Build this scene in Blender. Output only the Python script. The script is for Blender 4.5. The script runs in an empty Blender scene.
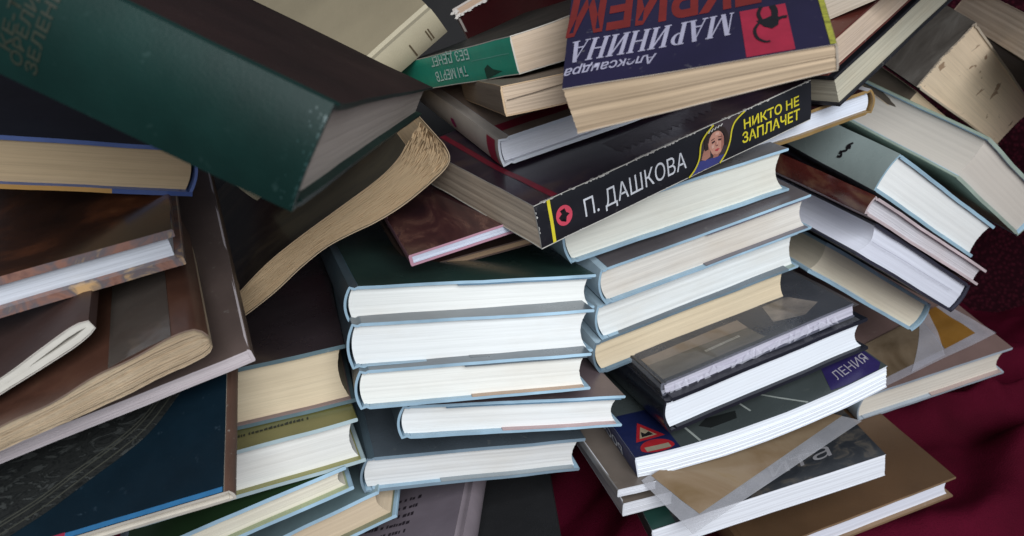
import bpy, bmesh, math, random
from mathutils import Matrix, Vector, Quaternion, noise
scene = bpy.context.scene
COL = scene.collection

# ------------------------------------------------------------------ camera, world, light, exposure
PITCH, CAM_H = math.radians(25), 0.475
cp, sp = math.cos(PITCH), math.sin(PITCH)
# survey frame of the pile (x right, y down, z away from the photographer) -> world
V2W = Matrix(((1, 0, 0, 0), (0, -sp, cp, 0), (0, -cp, -sp, CAM_H), (0, 0, 0, 1)))
cam_data = bpy.data.cameras.new('camera')
cam = bpy.data.objects.new('camera', cam_data)
COL.objects.link(cam)
cam_data.sensor_width = 36.0
cam_data.lens = 36.0 * 800.0 / 1024.0
cam_data.clip_start = 0.02
cam_data.clip_end = 50
cam_data.dof.use_dof = True
cam_data.dof.focus_distance = 0.46
cam_data.dof.aperture_fstop = 14
cam.matrix_world = V2W @ Matrix(((1, 0, 0, 0), (0, -1, 0, 0), (0, 0, -1, 0), (0, 0, 0, 1)))
scene.camera = cam

world = bpy.data.worlds.new('World')
scene.world = world
world.use_nodes = True
world.node_tree.nodes['Background'].inputs[0].default_value = (0.72, 0.82, 1.0, 1)
world.node_tree.nodes['Background'].inputs[1].default_value = 0.15


def area(name, pos, target, sx, sy, watts, color):
    d = bpy.data.lights.new(name, 'AREA')
    d.shape = 'RECTANGLE'
    d.size, d.size_y = sx, sy
    d.energy = watts
    d.color = color
    o = bpy.data.objects.new(name, d)
    COL.objects.link(o)
    p = V2W @ Vector(pos)
    o.location = p
    o.rotation_euler = ((V2W @ Vector(target)) - p).to_track_quat('-Z', 'Y').to_euler()
    return o


# soft daylight from a window behind the photographer, to the right
area('window_light', (0.30, -0.26, -0.78), (0.10, 0.04, 0.5), 1.1, 0.85, 10.2, (0.92, 0.97, 1.0)).data.spread = math.radians(110)

vs = scene.view_settings
vs.view_transform = 'Standard'
vs.look = 'None'
vs.exposure = 0.0
vs.gamma = 1.0

# ------------------------------------------------------------------ materials
MATS = {}


class NT:
    def __init__(self, name, rough=0.6, spec=0.5):
        self.m = bpy.data.materials.new(name)
        self.m.use_nodes = True
        self.n = self.m.node_tree.nodes
        self.l = self.m.node_tree.links
        self.p = self.n['Principled BSDF']
        self.p.inputs['Roughness'].default_value = rough
        self.p.inputs['Specular IOR Level'].default_value = spec
        self.tc = self.n.new('ShaderNodeTexCoord').outputs['Object']

    def mapped(self, scale, rot=(0, 0, 0), loc=(0, 0, 0)):
        k = self.n.new('ShaderNodeMapping')
        k.inputs['Scale'].default_value = scale
        k.inputs['Rotation'].default_value = rot
        k.inputs['Location'].default_value = loc
        self.l.new(self.tc, k.inputs['Vector'])
        return k.outputs[0]

    def noise(self, vec, scale=1, detail=4, rough=0.55, distort=0.0):
        k = self.n.new('ShaderNodeTexNoise')
        k.inputs['Scale'].default_value = scale
        k.inputs['Detail'].default_value = detail
        k.inputs['Roughness'].default_value = rough
        k.inputs['Distortion'].default_value = distort
        self.l.new(vec, k.inputs['Vector'])
        return k.outputs['Fac']

    def ramp(self, fac, stops):
        k = self.n.new('ShaderNodeValToRGB')
        e = k.color_ramp.elements
        while len(e) > 1:
            e.remove(e[0])
        for i, (p, c) in enumerate(stops):
            x = e[0] if i == 0 else e.new(p)
            x.position = p
            x.color = (c[0], c[1], c[2], 1) if hasattr(c, '__len__') else (c, c, c, 1)
        self.l.new(fac, k.inputs[0])
        return k.outputs[0]

    def mix(self, fac, a, b, mode='MIX'):
        k = self.n.new('ShaderNodeMixRGB')
        k.blend_type = mode
        for s, v in ((0, fac), (1, a), (2, b)):
            if hasattr(v, 'is_linked') or hasattr(v, 'links'):
                self.l.new(v, k.inputs[s])
            elif hasattr(v, '__len__'):
                k.inputs[s].default_value = (v[0], v[1], v[2], 1)
            else:
                k.inputs[s].default_value = v if s == 0 else (v, v, v, 1)
        return k.outputs[0]

    def math(self, op, a, b=0.0, c=None):
        k = self.n.new('ShaderNodeMath')
        k.operation = op
        for s, v in enumerate((a, b) if c is None else (a, b, c)):
            if hasattr(v, 'links'):
                self.l.new(v, k.inputs[s])
            else:
                k.inputs[s].default_value = v
        return k.outputs[0]

    def color(self, c):
        if hasattr(c, 'links'):
            self.l.new(c, self.p.inputs['Base Color'])
        else:
            self.p.inputs['Base Color'].default_value = (c[0], c[1], c[2], 1)

    def rough(self, r):
        self.l.new(r, self.p.inputs['Roughness'])

    def bump(self, h, dist=0.0003, strength=0.5):
        k = self.n.new('ShaderNodeBump')
        k.inputs['Distance'].default_value = dist
        k.inputs['Strength'].default_value = strength
        self.l.new(h, k.inputs['Height'])
        self.l.new(k.outputs[0], self.p.inputs['Normal'])


def cached(fn):
    def g(*a, **k):
        key = (fn.__name__, repr(a), repr(sorted(k.items())))
        if key not in MATS:
            MATS[key] = fn(*a, **k)
        return MATS[key]
    return g


@cached
def paper(c, lines=0.25, stain=0.12, stain_c=(0.45, 0.30, 0.16), spots=0.0, seed=0.0, axis='z'):
    """edges of a block of leaves: fine lines along the leaves, uneven toning"""
    t = NT('paper', 0.85, 0.2)
    s = [18, 18, 18]
    s['xyz'.index(axis)] = 1500
    fine = t.noise(t.mapped(tuple(s), loc=(seed, seed * 2, seed * 3)), 1, 3, 0.7)
    s2 = [9, 9, 9]
    s2['xyz'.index(axis)] = 330
    coarse = t.noise(t.mapped(tuple(s2), loc=(seed * 5, 1, seed)), 1, 3, 0.6)
    h = t.math('MULTIPLY_ADD', coarse, 0.35, t.math('MULTIPLY', fine, 0.7))
    dark = tuple(x * (1 - lines) for x in c)
    lite = tuple(min(x * (1 + lines * 0.25), 0.9) for x in c)
    col = t.ramp(h, [(0.30, dark), (0.56, c), (0.85, lite)])
    tone = t.noise(t.mapped((16, 16, 40), loc=(seed, 0, 0)), 1, 5, 0.6)
    col = t.mix(t.ramp(tone, [(0.45, 0.0), (0.75, stain)]), col, stain_c)
    if spots:
        sn = t.noise(t.mapped((75, 75, 75), loc=(seed + 3.7, 0, 2)), 1, 3, 0.5, 0.6)
        col = t.mix(t.ramp(sn, [(0.66, 0.0), (0.69, spots)]), col, (0.20, 0.09, 0.04))
    t.color(col)
    t.bump(h, 0.0003, 0.3)
    return t.m


@cached
def cover(c, rough=0.35, var=0.25, scuff=0.0, grain=0.0, spec=0.5, coat=0.0, wear=0.0, wear_c=(0.5, 0.47, 0.42), seed=0.0):
    """printed, laminated or cloth cover"""
    t = NT('cover', rough, spec)
    n = t.noise(t.mapped((14, 14, 14), loc=(seed, seed, 0)), 1, 5, 0.6)
    col = t.ramp(n, [(0.3, tuple(x * (1 - var) for x in c)), (0.7, tuple(min(x * (1 + var), 1) for x in c))])
    if scuff:
        s = t.noise(t.mapped((220, 220, 220), loc=(seed, 3, 1)), 1, 2, 0.6)
        s2 = t.noise(t.mapped((40, 40, 40), loc=(9, seed, 1)), 1, 2, 0.6)
        k = t.math('MULTIPLY', t.ramp(s, [(0.66, 0.0), (0.74, 1.0)]), t.ramp(s2, [(0.4, 0.0), (0.7, scuff)]))
        col = t.mix(k, col, wear_c)
    t.color(col)
    rn = t.noise(t.mapped((30, 30, 30), loc=(4, seed, 0)), 1, 4, 0.65)
    t.rough(t.math('MULTIPLY_ADD', rn, 0.25, rough - 0.12))
    if grain:
        g = t.noise(t.mapped((900, 900, 900)), 1, 2, 0.6)
        t.bump(g, 0.0004, grain)
    else:
        g = t.noise(t.mapped((22, 22, 22), loc=(seed, 0, 2)), 1, 3, 0.6)
        t.bump(g, 0.0012, 0.35)
    if coat:
        t.p.inputs['Coat Weight'].default_value = coat
        t.p.inputs['Coat Roughness'].default_value = 0.12
    return t.m


@cached
def mottled(stops, scale=(18, 18, 18), rough=0.3, distort=1.0, seed=0.0, coat=0.3):
    """printed picture or marbled paper"""
    t = NT('printed_paper', rough)
    n = t.noise(t.mapped(scale, loc=(seed, seed * 2, 1)), 1, 6, 0.62, distort)
    t.color(t.ramp(n, list(stops)))
    g = t.noise(t.mapped((20, 20, 20)), 1, 3, 0.6)
    t.bump(g, 0.001, 0.35)
    t.p.inputs['Coat Weight'].default_value = coat
    t.p.inputs['Coat Roughness'].default_value = 0.15
    return t.m


@cached
def plain(c, rough=0.5, var=0.12):
    t = NT('ink', rough)
    n = t.noise(t.mapped((120, 120, 120)), 1, 3, 0.6)
    t.color(t.ramp(n, [(0.3, tuple(x * (1 - var) for x in c)), (0.7, tuple(min(1, x * (1 + var)) for x in c))]))
    return t.m


@cached
def vinyl(c=(0.75, 0.74, 0.8), alpha=0.35, rough=0.18):
    t = NT('clear_vinyl', rough)
    t.color(c)
    n = t.noise(t.mapped((35, 35, 35)), 1, 4, 0.6)
    t.l.new(t.ramp(n, [(0.3, alpha * 0.75), (0.7, min(1, alpha * 1.25))]), t.p.inputs['Alpha'])
    t.bump(t.noise(t.mapped((26, 26, 26)), 1, 3, 0.6), 0.002, 0.5)
    return t.m


# ------------------------------------------------------------------ mesh helpers
def finish(name, bm, mats, parent, smooth=0.6):
    bmesh.ops.recalc_face_normals(bm, faces=bm.faces)
    for e in bm.edges:
        if len(e.link_faces) == 2:
            e.smooth = e.calc_face_angle(9) < smooth
    for f in bm.faces:
        f.smooth = True
    me = bpy.data.meshes.new(name)
    bm.to_mesh(me)
    bm.free()
    for m in mats:
        me.materials.append(m)
    o = bpy.data.objects.new(name, me)
    COL.objects.link(o)
    if parent is not None:
        o.parent = parent
    return o


def sweep(bm, A, B, ys, fn, mi=(0, 1, 2, 2), nc=1, jit=None, jit2=None):
    """area between two polylines A and B (x,z) swept along y. mi: material of A side, B side, caps, ends"""
    n = len(A)
    G = []
    for yi, y in enumerate(ys):
        lay = []
        for i in range(n):
            row = []
            for c in range(nc + 1):
                f = c / nc
                yy = y
                if jit and yi == 0:
                    yy += jit[i]
                if jit2 and yi == len(ys) - 1:
                    yy += jit2[i]
                row.append(bm.verts.new(fn(A[i][0] + (B[i][0] - A[i][0]) * f, yy, A[i][1] + (B[i][1] - A[i][1]) * f)))
            lay.append(row)
        G.append(lay)

    def q(a, b, c, d, m):
        try:
            f = bm.faces.new((a, b, c, d))
            f.material_index = m
        except ValueError:
            pass
    for yi in range(len(ys) - 1):
        for i in range(n - 1):
            q(G[yi][i][0], G[yi + 1][i][0], G[yi + 1][i + 1][0], G[yi][i + 1][0], mi[0])
            q(G[yi][i][nc], G[yi][i + 1][nc], G[yi + 1][i + 1][nc], G[yi + 1][i][nc], mi[1])
        for c in range(nc):
            q(G[yi][0][c], G[yi][0][c + 1], G[yi + 1][0][c + 1], G[yi + 1][0][c], mi[3])
            q(G[yi][-1][c], G[yi + 1][-1][c], G[yi + 1][-1][c + 1], G[yi][-1][c + 1], mi[3])
    for yi in (0, len(ys) - 1):
        for i in range(n - 1):
            for c in range(nc):
                q(G[yi][i][c], G[yi][i + 1][c], G[yi][i + 1][c + 1], G[yi][i][c + 1], mi[2])


def offset(P, th):
    """parallel polyline at distance th (to the left of travel)"""
    out = []
    for i, p in enumerate(P):
        a = Vector(P[max(i - 1, 0)])
        b = Vector(P[min(i + 1, len(P) - 1)])
        d = (b - a)
        if d.length < 1e-9:
            d = Vector((1, 0))
        d.normalize()
        out.append((p[0] - d.y * th, p[1] + d.x * th))
    return out


def lin(a, b, n):
    return [a + (b - a) * i / n for i in range(n + 1)]


def smooth_poly(P, k=6):
    """Catmull-Rom through the points"""
    out = []
    for i in range(len(P) - 1):
        p0 = P[max(i - 1, 0)]; p1 = P[i]; p2 = P[i + 1]; p3 = P[min(i + 2, len(P) - 1)]
        for j in range(k):
            t = j / k
            out.append(tuple(0.5 * (2 * p1[c] + (p2[c] - p0[c]) * t + (2 * p0[c] - 5 * p1[c] + 4 * p2[c] - p3[c]) * t * t
                                    + (3 * p1[c] - p0[c] - 3 * p2[c] + p3[c]) * t ** 3) for c in (0, 1)))
    out.append(tuple(P[-1]))
    return out


def resample(P, n):
    L = [0.0]
    for a, b in zip(P, P[1:]):
        L.append(L[-1] + math.hypot(b[0] - a[0], b[1] - a[1]))
    out = []
    j = 0
    for i in range(n):
        s = L[-1] * i / (n - 1)
        while j < len(P) - 2 and L[j + 1] < s:
            j += 1
        t = (s - L[j]) / max(L[j + 1] - L[j], 1e-9)
        out.append((P[j][0] + (P[j + 1][0] - P[j][0]) * t, P[j][1] + (P[j + 1][1] - P[j][1]) * t))
    return out


def empty(name, label, cat, group=None, mat=None):
    o = bpy.data.objects.new(name, None)
    COL.objects.link(o)
    o.empty_display_size = 0.02
    o['label'] = label
    o['category'] = cat
    if group:
        o['group'] = group
    if mat is not None:
        o.matrix_world = mat
    return o


RNG = random.Random(7)


class Book:
    """a bound book; x spine -> fore edge, y tail -> head, z back -> front, metres"""

    def __init__(self, key, name, label, group='books in the heap'):
        q, t, d, tap, sz = POSE[key]
        self.W, self.H, self.T = d
        self.tap, self.sz = tap, sz
        self.sag = 0.0
        self.bulge = 0.0
        self.key = key
        self.warp = 0.0
        self.lift = None
        m = V2W @ (Matrix.Translation(Vector(t)) @ Quaternion(q).to_matrix().to_4x4())
        self.e = empty(name, label, 'book', group, m)
        self.rng = random.Random(key)
        self.seed = self.rng.uniform(0, 50)

    def fn(self, x, y, z):
        u = min(max(x / self.W, 0), 1)
        k = self.tap[0] + (self.tap[1] - self.tap[0]) * u
        z = self.T / 2 + (z - self.T / 2) * k
        if self.sag:
            z -= self.sag * 4 * u * (1 - u)
        if self.lift:
            z += self.lift(x, y, z)
        p = Vector((x * 27, y * 27, self.seed))
        p2 = Vector((x * 110, y * 110, self.seed + 5))
        z += 0.0005 * noise.noise(p) + 0.00012 * noise.noise(p2)
        y += 0.0004 * noise.noise(Vector((x * 45, z * 60, self.seed + 9)))
        return Vector((x, y, z * self.sz))

    def spine_x(self, z):
        w = min(max(z / self.T, 0), 1)
        return self.bulge * (1 - 4 * w * (1 - w)) if self.bulge else 0.0

    def part(self, name, bm, mats, parent=None, smooth=0.6):
        return finish(name, bm, mats, parent or self.e, smooth)

    def pages(self, mat, sq=0.003, tb=0.0024, sx=0.002, concave=0.0, rough=0.00012, rows=26, fore=None, mats=None, wav=0.0):
        r = self.rng
        A, B, j, j2 = [], [], [], []
        z0, z1 = tb, self.T - tb
        for i in range(rows + 1):
            w = i / rows
            z = z0 + (z1 - z0) * w
            A.append((self.spine_x(z) + sx, z))
            B.append((self.W - (sq if fore is None else fore) - concave * 4 * w * (1 - w) + r.uniform(-1, 1) * rough, z))
            j.append(r.uniform(-1, 1) * rough + wav * math.sin(w * 9 + 1))
            j2.append(r.uniform(-1, 1) * rough)
        bm = bmesh.new()
        sweep(bm, A, B, [sq] + lin(sq, self.H - sq, 5)[1:-1] + [self.H - sq], self.fn, (0, 0, 0, 0), 10, j, j2)
        return self.part('pages', bm, mats or [mat], None, 0.9)

    def hard(self, front, back, spine, edge, pages, tb=0.0024, bulge=0.004, concave=0.004, hinge=0.008, inner=None, flap=None,
             sq=0.003, groove=0.0009, spine_mat_edge=None):
        """hardback: two boards, a rounded spine with hinge grooves, a block of leaves set in from the edges"""
        self.bulge = bulge = min(bulge, hinge * 0.45)
        W, H, T = self.W, self.H, self.T
        inner = inner or edge
        for nm, mt, zo, zi in (('back_cover', back, 0.0, tb), ('front_cover', front, T, T - tb)):
            bm = bmesh.new()
            xs = lin(hinge, W, 22)
            s = 1 if zi > zo else -1
            ch = 0.0005
            A = [(hinge, zo)] + [(x, zo) for x in xs[1:-1]] + [(W - ch, zo), (W, zo + s * ch)]
            B = [(hinge, zi)] + [(x, zi) for x in xs[1:-1]] + [(W - ch, zi), (W, zi - s * ch)]
            sweep(bm, A, B, lin(0, H, 18), self.fn, (0, 1, 2, 2), 1)
            self.part(nm, bm, [mt, inner, edge])
        bm = bmesh.new()
        P = [(hinge - 0.0002, 0.0), (hinge * 0.75, groove), (hinge * 0.55, groove * 0.5)]
        for i in range(13):
            z = T * i / 12
            P.append((self.spine_x(z), z))
        P += [(hinge * 0.55, T - groove * 0.5), (hinge * 0.75, T - groove), (hinge - 0.0002, T)]
        Q = offset(P, -0.0014)
        sweep(bm, P, Q, lin(0, H, 8), self.fn, (0, 1, 2, 2), 1)
        self.part('spine', bm, [spine, inner, spine_mat_edge or edge], None, 0.9)
        self.pages(pages, sq, tb, 0.003, concave)
        if flap:
            for which, fm, x0, x1 in flap:
                bm = bmesh.new()
                if which == 'b':
                    z0, z1 = tb + 0.0001, tb + 0.0007
                else:
                    z0, z1 = T - tb - 0.0007, T - tb - 0.0001
                # flap of the dust jacket, folded round the board
                xs = lin(x0 * W, x1 * W, 6)
                sweep(bm, [(x, z0) for x in xs], [(x, z1) for x in xs], lin(-0.0004, H + 0.0004, 5), self.fn, (0, 0, 0, 0), 1)
                self.part('jacket_flap', bm, [fm])
        return self

    def soft(self, front, spine, pages, edge=None, th=0.0005, rough=0.00014, back=None, wav=0.0, fore=0.0003, curl=0.0, sq=0.0003):
        """paperback: one sheet of card wrapped round the leaves"""
        W, H, T = self.W, self.H, self.T
        edge = edge or pages
        back = back or front
        r = self.rng
        for nm, mt, zo, zi in (('back_cover', back, 0.0, th), ('front_cover', front, T, T - th)):
            bm = bmesh.new()
            xs = lin(0.0004, W, 12)
            sweep(bm, [(x, zo) for x in xs], [(x, zi) for x in xs], lin(0, H, 10), self.fn, (0, 1, 1, 1), 1)
            self.part(nm, bm, [mt, edge])
        bm = bmesh.new()
        zs = lin(0, T, 8)
        sweep(bm, [(0.0006 if k in (0, 8) else 0.0, z) for k, z in enumerate(zs)], [(th + 0.0004, z) for z in zs], lin(0, H, 10), self.fn, (0, 1, 1, 1), 1)
        self.part('spine', bm, [spine, edge])
        self.pages(pages, sq, th + 0.0001, th + 0.0005, 0.0, rough, 30, fore, None, wav)
        return self

    # --- flat marks printed on a face; face coordinates in mm
    def surf(self, face, a, b, eps):
        if face == 's':
            return self.fn(self.spine_x(b) - eps, a, b)
        if face == 'f':
            return self.fn(self.W + eps, a, b)
        if face == 'u':
            v = self.fn(a, b, self.T)
            return v + Vector((0, 0, eps * self.sz))
        if face == 'b':
            v = self.fn(a, b, 0)
            return v - Vector((0, 0, eps * self.sz))
        if face == 't':
            return self.fn(a, -eps, b)

    def marks(self, name, face, polys, mat, eps=0.00015):
        """polys in mm on the face"""
        bm = bmesh.new()
        for P in polys:
            bm.faces.new([bm.verts.new((a, b, 0)) for a, b in P])
        self.wrap(bm, face, eps)
        return self.part(name, bm, [mat])

    def wrap(self, bm, face, eps):
        """cut flat artwork (mm) finely and lay it on the face"""
        bmesh.ops.triangulate(bm, faces=list(bm.faces))
        for _ in range(6):
            long_ = [e for e in bm.edges if e.calc_length() > 5.0]
            if not long_:
                break
            bmesh.ops.subdivide_edges(bm, edges=long_, cuts=1)
            bmesh.ops.triangulate(bm, faces=[f for f in bm.faces if len(f.verts) > 3])
        for v in bm.verts:
            v.co = self.surf(face, v.co.x / 1000, v.co.y / 1000, eps)

    def strip(self, name, face, P, w, mat, eps=0.0002):
        L = offset(P, w / 2)
        R = offset(P, -w / 2)
        return self.marks(name, face, [[L[i], L[i + 1], R[i + 1], R[i]] for i in range(len(P) - 1)], mat, eps)

    def text(self, name, face, body, a0, a1, up, h, mat, shear=0.0, eps=0.0002, bold=0.0, caps=0.72):
        """lettering from a0 to a1 (mm on the face, on the base line), cap height h mm in direction 'up'"""
        cu = bpy.data.curves.new(name, 'FONT')
        cu.body = body
        cu.size = 1.0
        cu.shear = shear
        cu.offset = bold
        cu.resolution_u = 4
        tmp = bpy.data.objects.new(name, cu)
        COL.objects.link(tmp)
        me = bpy.data.meshes.new_from_object(tmp.evaluated_get(bpy.context.evaluated_depsgraph_get()))
        bpy.data.objects.remove(tmp)
        x0 = min(v.co.x for v in me.vertices)
        x1 = max(v.co.x for v in me.vertices)
        a0, a1, up = Vector(a0), Vector(a1), Vector(up).normalized()
        for v in me.vertices:
            p = a0 + (a1 - a0) * ((v.co.x - x0) / (x1 - x0)) + up * (v.co.y / caps * h)
            v.co = (p.x, p.y, 0)
        bm = bmesh.new()
        bm.from_mesh(me)
        self.wrap(bm, face, eps)
        bm.to_mesh(me)
        bm.free()
        me.materials.append(mat)
        o = bpy.data.objects.new(name, me)
        COL.objects.link(o)
        o.parent = self.e
        return o


def serif_glyph(ch):
    """a few upright serif capitals as polygons, cap height 1; returns polygons and advance"""
    T, t, f = 0.19, 0.055, 0.05

    def rect(a, b, c, d):
        return [(a, b), (c, b), (c, d), (a, d)]

    def stem(x, w):
        return [rect(x, 0, x + w, 1), rect(x - 0.07, 0, x + w + 0.07, f), rect(x - 0.07, 1 - f, x + w + 0.07, 1)]

    def bar(p, q, w):
        return [(p[0] - w / 2, p[1]), (p[0] + w / 2, p[1]), (q[0] + w / 2, q[1]), (q[0] - w / 2, q[1])]
    if ch == 'Н':
        return stem(0.07, T) + stem(0.60, T) + [rect(0.2, 0.47, 0.65, 0.53)], 0.95
    if ch == 'И':
        return stem(0.07, T) + stem(0.60, T) + [bar((0.22, 0.08), (0.64, 0.92), 0.09)], 0.95
    if ch == 'М':
        return stem(0.07, t) + stem(0.82, T) + [bar((0.14, 1.0), (0.48, 0.0), 0.20), bar((0.46, 0.0), (0.86, 1.0), 0.07)], 1.16
    if ch == 'А':
        return [bar((0.10, 0.0), (0.42, 1.0), 0.06), bar((0.68, 0.0), (0.40, 1.0), 0.20), rect(0.2, 0.3, 0.6, 0.36), rect(-0.02, 0, 0.24, f), rect(0.50, 0, 0.86, f)], 0.88
    if ch == 'Р':
        n = 14
        ring = []
        for i in range(n):
            a0, a1 = math.pi * (i / n - 0.5), math.pi * ((i + 1) / n - 0.5)
            ring.append([(0.30 + 0.32 * math.cos(a0), 0.73 + 0.27 * math.sin(a0)), (0.30 + 0.32 * math.cos(a1), 0.73 + 0.27 * math.sin(a1)),
                         (0.30 + 0.15 * math.cos(a1), 0.73 + 0.215 * math.sin(a1)), (0.30 + 0.15 * math.cos(a0), 0.73 + 0.215 * math.sin(a0))])
        return stem(0.07, T) + ring + [rect(0.2, 0.46, 0.31, 0.515), rect(0.2, 0.945, 0.31, 1)], 0.76
    return [], 0.4


def serif_text(body, a0, a1, up, h, shear):
    polys, x = [], 0.0
    for ch in body:
        g, adv = serif_glyph(ch)
        polys += [[(p[0] + x + p[1] * shear, p[1]) for p in P] for P in g]
        x += adv
    a0, a1, up = Vector(a0), Vector(a1), Vector(up).normalized()
    return [[tuple(a0 + (a1 - a0) * (p[0] / x) + up * (p[1] * h)) for p in P] for P in polys]


def frame(O, x, y, z):
    m = Matrix(((x[0], y[0], z[0], O[0]), (x[1], y[1], z[1], O[1]), (x[2], y[2], z[2], O[2]), (0, 0, 0, 1)))
    return V2W @ m


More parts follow.
